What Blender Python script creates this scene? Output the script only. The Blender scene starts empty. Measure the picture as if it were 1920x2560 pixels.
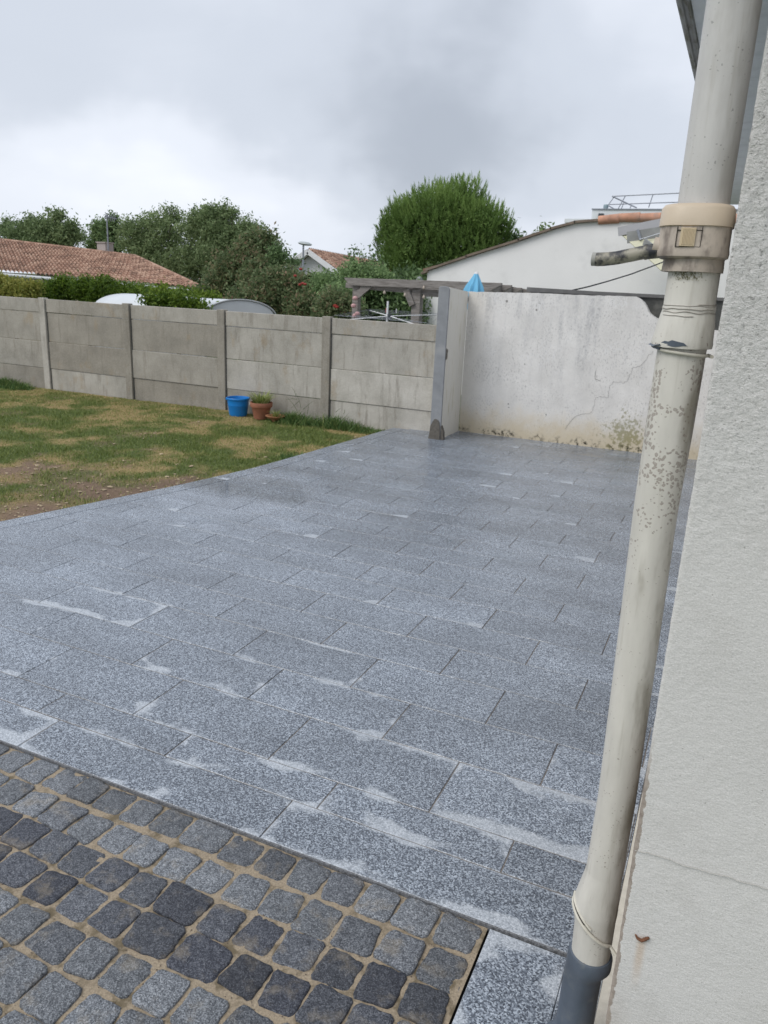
import bpy, bmesh, math, random
import numpy as np
from mathutils import Vector, Matrix, noise as mnoise
random.seed(7); RNG = np.random.default_rng(7)
C = bpy.context.scene.collection
R = math.radians
sc = bpy.context.scene

# ------------------------------------------------------------------ camera
CAM_H = 2.1333
FPX = 1923.0
def _basis():
    dn = Vector((665-960., 7760-1280., FPX)).normalized()
    v2 = Vector((1865-960., 0, FPX)); v2.y = -(v2.x*dn.x + FPX*dn.z)/dn.y; v2.normalize()
    up = -dn; xr = v2.cross(up)
    return xr, v2, up                  # world axes in camera coordinates (x right, y down, z forward)
BX, BY, BZ = _basis()
cam_d = bpy.data.cameras.new('camera'); cam = bpy.data.objects.new('camera', cam_d); C.objects.link(cam)
rt = Vector((BX.x, BY.x, BZ.x)); up_ = -Vector((BX.y, BY.y, BZ.y)); bk = -Vector((BX.z, BY.z, BZ.z))
cam.matrix_world = Matrix(((rt.x, up_.x, bk.x, 0), (rt.y, up_.y, bk.y, 0), (rt.z, up_.z, bk.z, CAM_H), (0, 0, 0, 1)))
cam_d.sensor_fit = 'VERTICAL'; cam_d.sensor_height = 24; cam_d.lens = 24*FPX/2560
cam_d.clip_start = 0.05; cam_d.clip_end = 3000
cam_d.dof.use_dof = True; cam_d.dof.focus_distance = 2.3; cam_d.dof.aperture_fstop = 7.0
sc.camera = cam
def ray(px, py):
    c = Vector((px-960., py-1280., FPX)); return Vector((BX.dot(c), BY.dot(c), BZ.dot(c)))
def at(px, py, Y):
    """a measured point of the place: on the line of sight of a photo pixel, Y metres away"""
    d = ray(px, py); t = Y/d.y; return Vector((d.x*t, Y, CAM_H+d.z*t))

# ------------------------------------------------------------------ node helper
def node(nt, kind, ins=None, **props):
    n = nt.nodes.new(kind)
    for k, v in props.items(): setattr(n, k, v)
    for k, v in (ins or {}).items():
        s = n.inputs[k]
        if isinstance(v, bpy.types.NodeSocket): nt.links.new(v, s)
        elif isinstance(v, bpy.types.Node): nt.links.new(v.outputs[0], s)
        else:
            if isinstance(v, (tuple, list)) and len(v) == 3 and s.type == 'RGBA': v = (*v, 1)
            s.default_value = v
    return n
def ramp(nt, fac, stops, interp='LINEAR'):
    r = node(nt, 'ShaderNodeValToRGB', {0: fac}); e = r.color_ramp.elements; r.color_ramp.interpolation = interp
    while len(e) < len(stops): e.new(0.5)
    for i, (p, c) in enumerate(stops):
        e[i].position = p
        if not isinstance(c, (tuple, list)): c = (c, c, c)
        e[i].color = (*c, 1)
    return r.outputs[0]
def math_(nt, op, a, b=0.0, c=None, clamp=False):
    d = {0: a, 1: b}
    if c is not None: d[2] = c
    return node(nt, 'ShaderNodeMath', d, operation=op, use_clamp=clamp).outputs[0]
def mix(nt, f, a, b, mode='MIX'):
    n = nt.nodes.new('ShaderNodeMix'); n.data_type = 'RGBA'; n.blend_type = mode
    for s, v in ((n.inputs[0], f), (n.inputs[6], a), (n.inputs[7], b)):
        if isinstance(v, bpy.types.NodeSocket): nt.links.new(v, s)
        else:
            if isinstance(v, (tuple, list)): v = (*v[:3], 1)
            s.default_value = v
    return n.outputs[2]
def sstep(nt, v, lo, hi, a=0.0, b=1.0):
    return node(nt, 'ShaderNodeMapRange', {0: v, 1: lo, 2: hi, 3: a, 4: b}, interpolation_type='SMOOTHSTEP').outputs[0]
def mat(name):
    m = bpy.data.materials.new(name); m.use_nodes = True; nt = m.node_tree; nt.nodes.clear()
    out = nt.nodes.new('ShaderNodeOutputMaterial'); b = nt.nodes.new('ShaderNodeBsdfPrincipled')
    nt.links.new(b.outputs[0], out.inputs[0]); return m, nt, b
def setb(nt, b, **kw):
    al = dict(col='Base Color', rough='Roughness', metal='Metallic', normal='Normal', spec='Specular IOR Level', trans='Transmission Weight', coat='Coat Weight')
    for k, v in kw.items():
        s = b.inputs[al[k]]
        if isinstance(v, bpy.types.NodeSocket): nt.links.new(v, s)
        else: s.default_value = (*v, 1) if isinstance(v, (tuple, list)) else v
def coord(nt, which='Object', scale=(1, 1, 1), loc=(0, 0, 0)):
    tc = nt.nodes.new('ShaderNodeTexCoord')
    return node(nt, 'ShaderNodeMapping', {0: tc.outputs[which], 'Scale': scale, 'Location': loc}).outputs[0]
def pos(nt, scale=(1, 1, 1), loc=(0, 0, 0)):
    g = nt.nodes.new('ShaderNodeNewGeometry')
    return node(nt, 'ShaderNodeMapping', {0: g.outputs['Position'], 'Scale': scale, 'Location': loc}).outputs[0]
def tnoise(nt, vec, scale, detail=4, rough=0.55, dist=0.0):
    return node(nt, 'ShaderNodeTexNoise', {'Vector': vec, 'Scale': scale, 'Detail': detail, 'Roughness': rough, 'Distortion': dist}).outputs[0]
def tvor(nt, vec, scale, feature='F1', out=0, rnd=1.0):
    return node(nt, 'ShaderNodeTexVoronoi', {'Vector': vec, 'Scale': scale, 'Randomness': rnd}, feature=feature).outputs[out]
def bump(nt, h, strength, dist, normal=None):
    d = {'Height': h, 'Strength': strength, 'Distance': dist}
    if normal is not None: d['Normal'] = normal
    return node(nt, 'ShaderNodeBump', d).outputs[0]
def sep(nt, v): return node(nt, 'ShaderNodeSeparateXYZ', {0: v}).outputs

# ------------------------------------------------------------------ world, sun, exposure
W = bpy.data.worlds.new('World'); sc.world = W; W.use_nodes = True
nt = W.node_tree; nt.nodes.clear()
wo = nt.nodes.new('ShaderNodeOutputWorld')
sky = node(nt, 'ShaderNodeTexSky', sky_type='NISHITA', sun_disc=False, sun_elevation=R(48), sun_rotation=R(215), air_density=1.2, dust_density=3.0)
bg1 = node(nt, 'ShaderNodeBackground', {0: sky.outputs[0], 1: 0.10})
tc = nt.nodes.new('ShaderNodeTexCoord'); D = tc.outputs['Generated']
s3 = sep(nt, D)
zz = math_(nt, 'ADD', math_(nt, 'MAXIMUM', s3[2], 0.0), 0.22)
pl = node(nt, 'ShaderNodeCombineXYZ', {0: math_(nt, 'DIVIDE', s3[0], zz), 1: math_(nt, 'DIVIDE', s3[1], zz), 2: 0.0}).outputs[0]
n1 = tnoise(nt, pl, 1.15, 5, 0.5, 0.3)
n2 = tnoise(nt, D, 3.2, 4, 0.5, 0.4)
warp = node(nt, 'ShaderNodeVectorMath', {0: node(nt, 'ShaderNodeTexNoise', {'Vector': D, 'Scale': 5.0, 'Detail': 4.0}).outputs[1], 1: (0.5, 0.5, 0.5)}, operation='SUBTRACT').outputs[0]
Dw = node(nt, 'ShaderNodeVectorMath', {0: warp, 1: (0.20, 0.20, 0.20), 2: D}, operation='MULTIPLY_ADD').outputs[0]
def blob(px, py, r, sx=1.0, sz=1.0):
    c = ray(px, py).normalized()
    d = node(nt, 'ShaderNodeVectorMath', {0: Dw, 1: tuple(c)}, operation='SUBTRACT').outputs[0]
    d = node(nt, 'ShaderNodeVectorMath', {0: d, 1: (sx, 1.0, sz)}, operation='MULTIPLY').outputs[0]
    l = node(nt, 'ShaderNodeVectorMath', {0: d}, operation='LENGTH').outputs[1]
    return sstep(nt, l, r, 0.0)
val = math_(nt, 'ADD', 0.56, math_(nt, 'MULTIPLY', math_(nt, 'SUBTRACT', n1, 0.5), 0.60))
val = math_(nt, 'ADD', val, math_(nt, 'MULTIPLY', math_(nt, 'SUBTRACT', n2, 0.5), 0.40))
for (bx, by, br, ba, sx, sz) in ((1050, 310, .34, -.34, .6, 1.5), (1280, 410, .24, -.26, .65, 2.0), (820, 200, .26, -.16, .6, 1.7), (60, 60, .25, -.14, .8, 1), (1300, 120, .3, -.08, .7, 1.4),
                            (620, 470, .24, .34, .6, 2.2), (1570, 220, .22, .34, 1, 1), (330, 380, .24, .16, .7, 1.6), (60, 330, .2, -.06, 1, 1), (620, 60, .26, .16, .8, 1.2), (1500, 560, .2, .2, .7, 1.8), (200, 560, .25, .2, .5, 2.4)):
    val = math_(nt, 'ADD', val, math_(nt, 'MULTIPLY', blob(bx, by, br, sx, sz), ba))
ccol = ramp(nt, val, [(0.0, (.36, .395, .455)), (0.42, (.515, .555, .625)), (0.75, (.655, .69, .76)), (1.0, (.74, .77, .83))], 'EASE')
low = sstep(nt, s3[2], 0.10, -0.02)
ccol = mix(nt, math_(nt, 'MULTIPLY', low, 0.6), ccol, (.62, .67, .75))
bg2 = node(nt, 'ShaderNodeBackground', {0: ccol, 1: 1.0})
ms = node(nt, 'ShaderNodeMixShader', {0: 0.95, 1: bg1.outputs[0], 2: bg2.outputs[0]})
nt.links.new(ms.outputs[0], wo.inputs[0])
sl = bpy.data.lights.new('sun', 'SUN'); sl.energy = 1.3; sl.angle = R(35); sl.color = (1, .96, .9)
so = bpy.data.objects.new('sun', sl); C.objects.link(so)
so.rotation_euler = (R(42), 0, R(-35))
sc.view_settings.view_transform = 'Standard'; sc.view_settings.look = 'None'
sc.view_settings.exposure = 0.42; sc.view_settings.gamma = 1.0; sc.view_settings.use_curve_mapping = False

# ------------------------------------------------------------------ object helpers
def link(name, me, m=None, parent=None):
    o = bpy.data.objects.new(name, me); C.objects.link(o)
    if m is not None and me is not None: me.materials.append(m)
    if parent is not None: o.parent = parent
    return o
def tag(o, label=None, cat=None, group=None, kind=None):
    if label: o['label'] = label
    if cat: o['category'] = cat
    if group: o['group'] = group
    if kind: o['kind'] = kind
    return o
def empty(name, loc, label, cat, group=None):
    o = bpy.data.objects.new(name, None); C.objects.link(o); o.location = loc; o.empty_display_size = 0.1
    return tag(o, label, cat, group)
class G:
    """collects faces; coordinates are world; build() moves them into the parent's frame"""
    def __init__(s): s.v = []; s.f = []
    def add(s, vs, fs):
        k = len(s.v); s.v += [tuple(v) for v in vs]; s.f += [tuple(i+k for i in f) for f in fs]; return s
    def box(s, a, b, rot=None, c=None):
        x0, y0, z0 = a; x1, y1, z1 = b
        vs = [Vector(p) for p in ((x0,y0,z0),(x1,y0,z0),(x1,y1,z0),(x0,y1,z0),(x0,y0,z1),(x1,y0,z1),(x1,y1,z1),(x0,y1,z1))]
        if rot is not None:
            c = Vector(c) if c is not None else sum(vs, Vector())/8
            vs = [rot @ (v-c) + c for v in vs]
        return s.add(vs, [(0,3,2,1),(4,5,6,7),(0,1,5,4),(1,2,6,5),(2,3,7,6),(3,0,4,7)])
    def bar(s, p, q, w, h=None, up=(0,0,1)):
        p = Vector(p); q = Vector(q); h = h or w; d = (q-p).normalized(); u = Vector(up)
        if abs(d.dot(u)) > .99: u = Vector((0,1,0))
        sd = d.cross(u).normalized()*w/2; u = sd.cross(d).normalized()*h/2
        vs = [p-sd-u, p+sd-u, p+sd+u, p-sd+u, q-sd-u, q+sd-u, q+sd+u, q-sd+u]
        return s.add(vs, [(0,1,2,3),(7,6,5,4),(0,4,5,1),(1,5,6,2),(2,6,7,3),(3,7,4,0)])
    def tube(s, pts, rad, n=16, caps=True, sq=1.0):
        pts = [Vector(p) for p in pts]; k = len(s.v); m = len(pts)
        if not hasattr(rad, '__len__'): rad = [rad]*m
        pd = None
        for i, p in enumerate(pts):
            d = (pts[min(i+1, m-1)] - pts[max(i-1, 0)]).normalized()
            if pd is None:
                u = Vector((0,0,1)) if abs(d.z) < .9 else Vector((0,1,0)); a = d.cross(u).normalized()
            else: a = (pa - d*pa.dot(d)).normalized()
            b = d.cross(a); pa = a; pd = d
            for j in range(n):
                t = 2*math.pi*j/n; s.v.append(tuple(p + (a*math.cos(t)+b*math.sin(t))*rad[i]))
        for i in range(m-1):
            for j in range(n):
                j2 = (j+1) % n; s.f.append((k+i*n+j, k+i*n+j2, k+(i+1)*n+j2, k+(i+1)*n+j))
        if caps: s.f.append(tuple(k+j for j in range(n))[::-1]); s.f.append(tuple(k+(m-1)*n+j for j in range(n)))
        return s
    def lathe(s, c, prof, n=32, sx=1.0, pw=2.0, sy=1.0):
        """profile (r, z) about the vertical axis through c; pw > 2 squares the section"""
        k = len(s.v); c = Vector(c)
        for r, z in prof:
            for j in range(n):
                t = 2*math.pi*j/n; ca, sa = math.cos(t), math.sin(t)
                q = (abs(ca)**pw + abs(sa)**pw)**(-1/pw)
                s.v.append((c.x+r*q*ca*sx, c.y+r*q*sa*sy, c.z+z))
        for i in range(len(prof)-1):
            for j in range(n):
                j2 = (j+1) % n; s.f.append((k+i*n+j, k+i*n+j2, k+(i+1)*n+j2, k+(i+1)*n+j))
        return s
    def prism(s, poly, y0, y1, axis='y'):
        """poly of (x, z) extruded along y (or of (y, z) along x)"""
        n = len(poly)
        if axis == 'y': vs = [(x, y0, z) for x, z in poly] + [(x, y1, z) for x, z in poly]
        else: vs = [(y0, x, z) for x, z in poly] + [(y1, x, z) for x, z in poly]
        return s.add(vs, [tuple(range(n)), tuple(range(2*n-1, n-1, -1))] + [(i, i+n, (i+1) % n + n, (i+1) % n) for i in range(n)])
    def build(s, name, m, parent=None, smooth=False, bev=0, seg=2):
        me = bpy.data.meshes.new(name); off = parent_loc(parent)
        me.from_pydata([(x-off.x, y-off.y, z-off.z) for x, y, z in s.v], [], s.f); me.update()
        bm = bmesh.new(); bm.from_mesh(me); bmesh.ops.recalc_face_normals(bm, faces=bm.faces)
        bm.to_mesh(me); bm.free()
        if smooth:
            me.polygons.foreach_set('use_smooth', [True]*len(me.polygons)); 
            try: me.set_sharp_from_angle(angle=R(42))
            except Exception: pass
        o = link(name, me, m, parent)
        if bev:
            b = o.modifiers.new('bevel', 'BEVEL'); b.width = bev; b.segments = seg; b.limit_method = 'ANGLE'; b.angle_limit = R(40)
        return o
def parent_loc(p):
    v = Vector((0, 0, 0))
    while p is not None: v += p.location; p = p.parent
    return v
def fast(name, co, faces4, m, parent=None, attr=None, tri=False):
    """numpy mesh: co (N,3); faces (F,k)"""
    me = bpy.data.meshes.new(name); off = parent_loc(parent)
    co = np.asarray(co, dtype=np.float32) - np.array(off, dtype=np.float32); F = np.asarray(faces4, dtype=np.int32); k = F.shape[1]
    me.vertices.add(len(co)); me.vertices.foreach_set('co', co.ravel())
    me.loops.add(F.size); me.loops.foreach_set('vertex_index', F.ravel())
    me.polygons.add(len(F)); me.polygons.foreach_set('loop_start', np.arange(0, F.size, k, dtype=np.int32))
    me.update(calc_edges=True)
    for an, (dom, typ, data) in (attr or {}).items():
        a = me.attributes.new(an, typ, dom)
        a.data.foreach_set('value' if typ == 'FLOAT' else 'color', np.asarray(data, dtype=np.float32).ravel())
    return link(name, me, m, parent)
def vnoise(x, y, sc_, seed=0):
    """smooth value noise, numpy"""
    r = np.random.default_rng(seed).random((256, 256))
    x = np.asarray(x)*sc_+97.3; y = np.asarray(y)*sc_+41.7
    xi = np.floor(x).astype(int); yi = np.floor(y).astype(int); fx = x-xi; fy = y-yi
    fx = fx*fx*(3-2*fx); fy = fy*fy*(3-2*fy)
    g = lambda a, b: r[a % 256, b % 256]
    return (g(xi, yi)*(1-fx)+g(xi+1, yi)*fx)*(1-fy)+(g(xi, yi+1)*(1-fx)+g(xi+1, yi+1)*fx)*fy
def fbm(x, y, s, seed=0): return .5*vnoise(x, y, s, seed)+.3*vnoise(x, y, s*2.1, seed+1)+.2*vnoise(x, y, s*4.3, seed+2)

# ------------------------------------------------------------------ materials
def granite_mat():
    m, nt, b = mat('granite'); P = pos(nt)
    at_ = lambda n, o=2: node(nt, 'ShaderNodeAttribute', attribute_name=n).outputs[o]
    rnd = at_('rnd'); dryk = at_('dry')
    v = tvor(nt, P, 205, out=1); sv = sep(nt, v)[0]
    g2 = tnoise(nt, P, 400, 2, .6); g3 = tnoise(nt, P, 120, 2, .5)
    g = math_(nt, 'ADD', math_(nt, 'MULTIPLY', sv, .62), math_(nt, 'ADD', math_(nt, 'MULTIPLY', g2, .30), math_(nt, 'MULTIPLY', g3, .30)))
    g = math_(nt, 'SUBTRACT', g, .08)
    wet = ramp(nt, g, [(.18, (.022, .028, .040)), (.40, (.092, .110, .140)), (.58, (.190, .220, .266)), (.88, (.50, .56, .635))])
    dry = ramp(nt, g, [(.12, (.22, .245, .28)), (.40, (.35, .385, .43)), (.70, (.48, .52, .57)), (.95, (.64, .68, .73))])
    uv1 = sep(nt, node(nt, 'ShaderNodeUVMap', uv_map='near').outputs[0]); uv2 = sep(nt, node(nt, 'ShaderNodeUVMap', uv_map='far').outputs[0])
    e = math_(nt, 'MINIMUM', math_(nt, 'MINIMUM', uv1[0], math_(nt, 'MULTIPLY', uv1[1], .8)), math_(nt, 'MINIMUM', uv2[0], math_(nt, 'MULTIPLY', uv2[1], 1.25)))
    cd = math_(nt, 'SQRT', math_(nt, 'ADD', math_(nt, 'POWER', math_(nt, 'MULTIPLY', uv2[0], .75), 2.0), math_(nt, 'POWER', math_(nt, 'MULTIPLY', uv1[1], 1.5), 2.0)))
    blot = tnoise(nt, pos(nt, (2.0, 3.4, 1)), 1.35, 3, .5, .5); fine = tnoise(nt, P, 26, 4, .6)
    amt = math_(nt, 'MULTIPLY', math_(nt, 'SUBTRACT', blot, .55), .42)               # reach of the dried rim in metres
    amt = math_(nt, 'ADD', amt, math_(nt, 'MULTIPLY', math_(nt, 'SUBTRACT', dryk, .52), .17))
    amt = math_(nt, 'ADD', amt, math_(nt, 'MULTIPLY', math_(nt, 'SUBTRACT', rnd, .5), .05))
    jit = math_(nt, 'MULTIPLY', math_(nt, 'SUBTRACT', fine, .5), .05)
    d1 = sstep(nt, math_(nt, 'ADD', math_(nt, 'SUBTRACT', amt, e), jit), -.012, .034)
    camt = math_(nt, 'ADD', math_(nt, 'MULTIPLY', math_(nt, 'SUBTRACT', rnd, .66), .42), math_(nt, 'MULTIPLY', math_(nt, 'SUBTRACT', blot, .5), .30))
    camt = math_(nt, 'ADD', camt, math_(nt, 'MULTIPLY', math_(nt, 'SUBTRACT', dryk, .30), .16))
    d2 = sstep(nt, math_(nt, 'ADD', math_(nt, 'SUBTRACT', camt, cd), jit), -.01, .02)
    dm = math_(nt, 'MAXIMUM', d1, math_(nt, 'MULTIPLY', d2, .9))
    tone = math_(nt, 'ADD', .89, math_(nt, 'MULTIPLY', rnd, .22))
    big = tnoise(nt, pos(nt, (1, 2.2, 1)), 1.0, 5, .6)
    wv = node(nt, 'ShaderNodeVectorMath', {0: wet, 'Scale': math_(nt, 'MULTIPLY', tone, math_(nt, 'ADD', .52, math_(nt, 'MULTIPLY', big, .96)))}, operation='SCALE').outputs[0]
    col = mix(nt, dm, wv, dry)
    sp = sep(nt, P)
    # standing water film near the lawn edge and scattered shallow puddles
    pn = tnoise(nt, pos(nt, (.9, 1.6, 1)), 1.7, 3, .5, .3)
    pd = math_(nt, 'SQRT', math_(nt, 'ADD', math_(nt, 'POWER', math_(nt, 'MULTIPLY', math_(nt, 'ADD', sp[0], 4.45), 1.0), 2.0), math_(nt, 'POWER', math_(nt, 'SUBTRACT', sp[1], 6.35), 2.0)))
    pud = math_(nt, 'MAXIMUM', sstep(nt, pn, .62, .68), sstep(nt, math_(nt, 'ADD', pd, math_(nt, 'MULTIPLY', math_(nt, 'SUBTRACT', fine, .5), .5)), .85, .66))
    pud = math_(nt, 'MULTIPLY', pud, math_(nt, 'SUBTRACT', 1.0, dm))
    ro = tnoise(nt, P, 3.0, 3, .5)
    rough = math_(nt, 'ADD', math_(nt, 'MULTIPLY', dm, .42), math_(nt, 'ADD', .13, math_(nt, 'MULTIPLY', ro, .24)))
    rough = math_(nt, 'MULTIPLY', rough, math_(nt, 'SUBTRACT', 1.0, math_(nt, 'MULTIPLY', pud, .78)))
    bs = math_(nt, 'MULTIPLY', math_(nt, 'SUBTRACT', 1.0, math_(nt, 'MULTIPLY', pud, .95)), .30)
    hb = math_(nt, 'ADD', math_(nt, 'MULTIPLY', sv, .5), g2)
    setb(nt, b, col=col, rough=rough, normal=bump(nt, hb, bs, .0014), spec=.75)
    return m
def cobble_mat():
    m, nt, b = mat('cobble_granite'); P = pos(nt)
    rnd = node(nt, 'ShaderNodeAttribute', attribute_name='rnd').outputs[2]; dk = node(nt, 'ShaderNodeAttribute', attribute_name='dry').outputs[2]
    sv = sep(nt, tvor(nt, P, 270, out=1))[0]; g2 = tnoise(nt, P, 420, 2, .6); g3 = tnoise(nt, P, 38, 4, .6); g4 = tnoise(nt, P, 9, 3, .5)
    chip = sstep(nt, tnoise(nt, P, 75, 4, .7), .60, .70)
    g = math_(nt, 'ADD', math_(nt, 'MULTIPLY', sv, .42), math_(nt, 'ADD', math_(nt, 'MULTIPLY', g2, .32), math_(nt, 'MULTIPLY', g3, .34)))
    li = ramp(nt, g, [(.24, (.030, .034, .042)), (.48, (.125, .137, .154)), (.66, (.225, .242, .265)), (.92, (.52, .545, .58))])
    da = ramp(nt, g, [(.22, (.008, .010, .016)), (.5, (.036, .040, .055)), (.68, (.085, .092, .112)), (.95, (.22, .23, .25))])
    col = mix(nt, dk, li, da)
    col = node(nt, 'ShaderNodeVectorMath', {0: col, 'Scale': math_(nt, 'ADD', .72, math_(nt, 'MULTIPLY', rnd, .55))}, operation='SCALE').outputs[0]
    col = mix(nt, math_(nt, 'MULTIPLY', chip, .35), col, (.03, .032, .036))
    dust = sstep(nt, math_(nt, 'ADD', g4, math_(nt, 'MULTIPLY', g3, .35)), .70, .92)
    col = mix(nt, math_(nt, 'MULTIPLY', dust, .32), col, (.36, .30, .21))
    h = math_(nt, 'ADD', math_(nt, 'MULTIPLY', g3, 1.2), math_(nt, 'MULTIPLY', g2, .4))
    setb(nt, b, col=col, rough=.55, normal=bump(nt, h, .9, .009), spec=.45)
    return m
def simple(name, col, rough=.6, nscale=0, namt=.25, metal=0, bumpd=0, bscale=60, spec=.5, two=None, tscale=6, tlo=.45, thi=.7, stretch=(1, 1, 1)):
    m, nt, b = mat(name); P = pos(nt, stretch)
    c = None
    if nscale:
        n_ = tnoise(nt, P, nscale, 5, .6)
        c = ramp(nt, n_, [(.25, tuple(x*(1-namt) for x in col)), (.75, tuple(min(1, x*(1+namt)) for x in col))])
    else: c = col
    if two is not None:
        f = sstep(nt, tnoise(nt, P, tscale, 5, .6), tlo, thi); c = mix(nt, f, c, two)
    setb(nt, b, col=c, rough=rough, metal=metal, spec=spec)
    if bumpd: setb(nt, b, normal=bump(nt, tnoise(nt, P, bscale, 4, .6), .6, bumpd))
    return m
def concrete_mat():
    m, nt, b = mat('fence_concrete'); P = pos(nt)
    oi = nt.nodes.new('ShaderNodeObjectInfo').outputs['Random']
    Pr = node(nt, 'ShaderNodeVectorMath', {0: P, 1: node(nt, 'ShaderNodeCombineXYZ', {0: math_(nt, 'MULTIPLY', oi, 40), 1: 0.0, 2: math_(nt, 'MULTIPLY', oi, 17)}).outputs[0]}, operation='ADD').outputs[0]
    base = ramp(nt, tnoise(nt, Pr, 2.2, 6, .62), [(.25, (.27, .26, .23)), (.5, (.40, .385, .35)), (.78, (.52, .505, .47))])
    tone = ramp(nt, oi, [(0, (.70, .66, .59)), (.5, (1.0, .98, .94)), (1, (1.30, 1.29, 1.27))])
    c = mix(nt, 1.0, base, tone, 'MULTIPLY')
    st = tnoise(nt, node(nt, 'ShaderNodeMapping', {0: Pr, 'Scale': (5.5, 5.5, .8)}).outputs[0], 1.6, 5, .65)
    c = mix(nt, math_(nt, 'MULTIPLY', sstep(nt, st, .50, .68), .58), c, (.20, .175, .135))
    rs = tnoise(nt, node(nt, 'ShaderNodeMapping', {0: Pr, 'Scale': (1, 1, .7)}).outputs[0], 2.6, 4, .6)
    c = mix(nt, math_(nt, 'MULTIPLY', sstep(nt, rs, .58, .72), .45), c, (.33, .235, .12))
    sp = tnoise(nt, P, 60, 3, .6); c = mix(nt, .22, c, ramp(nt, sp, [(.3, .12), (.7, .5)]), 'MIX')
    setb(nt, b, col=c, rough=.85, spec=.3, normal=bump(nt, math_(nt, 'ADD', sp, tnoise(nt, P, 9, 3)), .5, .006))
    return m
def painted_wall_mat():
    """white-washed garden wall: grey vertical mildew, ochre damp at the foot, moss low on the right"""
    m, nt, b = mat('old_white_paint'); P = pos(nt); s = sep(nt, P)
    base = ramp(nt, tnoise(nt, P, 3.0, 5, .6), [(.3, (.68, .67, .65)), (.7, (.82, .81, .79))])
    stq = tnoise(nt, pos(nt, (3.2, 3.2, .55)), 1.7, 6, .66)
    hi = sstep(nt, s[2], .35, 1.7)
    gm = math_(nt, 'MULTIPLY', sstep(nt, stq, .44, .70), math_(nt, 'ADD', .25, math_(nt, 'MULTIPLY', hi, .55)))
    gm = math_(nt, 'MULTIPLY', gm, math_(nt, 'ADD', .35, math_(nt, 'MULTIPLY', sstep(nt, tnoise(nt, P, 26, 5, .7), .38, .62), .65)))
    zon = sstep(nt, tnoise(nt, pos(nt, (1, 1, .6), (4, 0, 0)), .75, 3, .5), .38, .60)
    gm = math_(nt, 'MULTIPLY', gm, math_(nt, 'ADD', .35, math_(nt, 'MULTIPLY', zon, .65)))
    c = mix(nt, math_(nt, 'MULTIPLY', gm, .95), base, (.44, .445, .455))
    crust = tvor(nt, pos(nt, (1, 1, .5)), 26, 'DISTANCE_TO_EDGE')
    cr = math_(nt, 'MULTIPLY', sstep(nt, crust, .10, .02), math_(nt, 'MULTIPLY', sstep(nt, tnoise(nt, P, 2.2, 4), .5, .62), hi))
    c = mix(nt, math_(nt, 'MULTIPLY', cr, .8), c, (.80, .80, .80))
    c = mix(nt, math_(nt, 'MULTIPLY', sstep(nt, s[0], -3.25, -3.7), .45), c, (.62, .57, .48))
    speck = math_(nt, 'MULTIPLY', sstep(nt, tnoise(nt, pos(nt, (1, 1, .6)), 42, 5, .75), .52, .64), sstep(nt, tnoise(nt, P, 2.6, 4), .36, .60))
    c = mix(nt, math_(nt, 'MULTIPLY', speck, .45), c, (.22, .22, .215))
    edge = tnoise(nt, P, 6, 4, .6)
    foot = sstep(nt, math_(nt, 'ADD', s[2], math_(nt, 'MULTIPLY', edge, -.5)), .30, -.22)
    c = mix(nt, math_(nt, 'MULTIPLY', foot, .75), c, (.55, .46, .30))
    # moss low on the right
    md = math_(nt, 'SQRT', math_(nt, 'ADD', math_(nt, 'POWER', math_(nt, 'MULTIPLY', math_(nt, 'ADD', s[0], 1.25), 1.0), 2.0), math_(nt, 'POWER', math_(nt, 'SUBTRACT', s[2], .22), 2.0)))
    mz = sstep(nt, md, .62, .0); fine = tnoise(nt, P, 22, 5, .7)
    mo = math_(nt, 'MULTIPLY', sstep(nt, math_(nt, 'ADD', fine, math_(nt, 'MULTIPLY', mz, .26)), .64, .76), sstep(nt, mz, 0.02, .3))
    c = mix(nt, math_(nt, 'MULTIPLY', mo, .62), c, (.20, .19, .055))
    gz = sstep(nt, math_(nt, 'ADD', s[2], math_(nt, 'MULTIPLY', tnoise(nt, P, 2.0, 2), -.09)), .09, .01)
    bl = math_(nt, 'MULTIPLY', gz, math_(nt, 'MULTIPLY', sstep(nt, fine, .47, .60), sstep(nt, tnoise(nt, P, 2.4, 3), .40, .58)))
    c = mix(nt, bl, c, (.045, .042, .03))
    ks = node(nt, 'ShaderNodeMapping', {0: P, 'Scale': (1, 1, 1)}).outputs[0]
    setb(nt, b, col=c, rough=.85, spec=.3, normal=bump(nt, math_(nt, 'ADD', tnoise(nt, ks, 30, 4, .6), crust), .4, .006))
    return m
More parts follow.
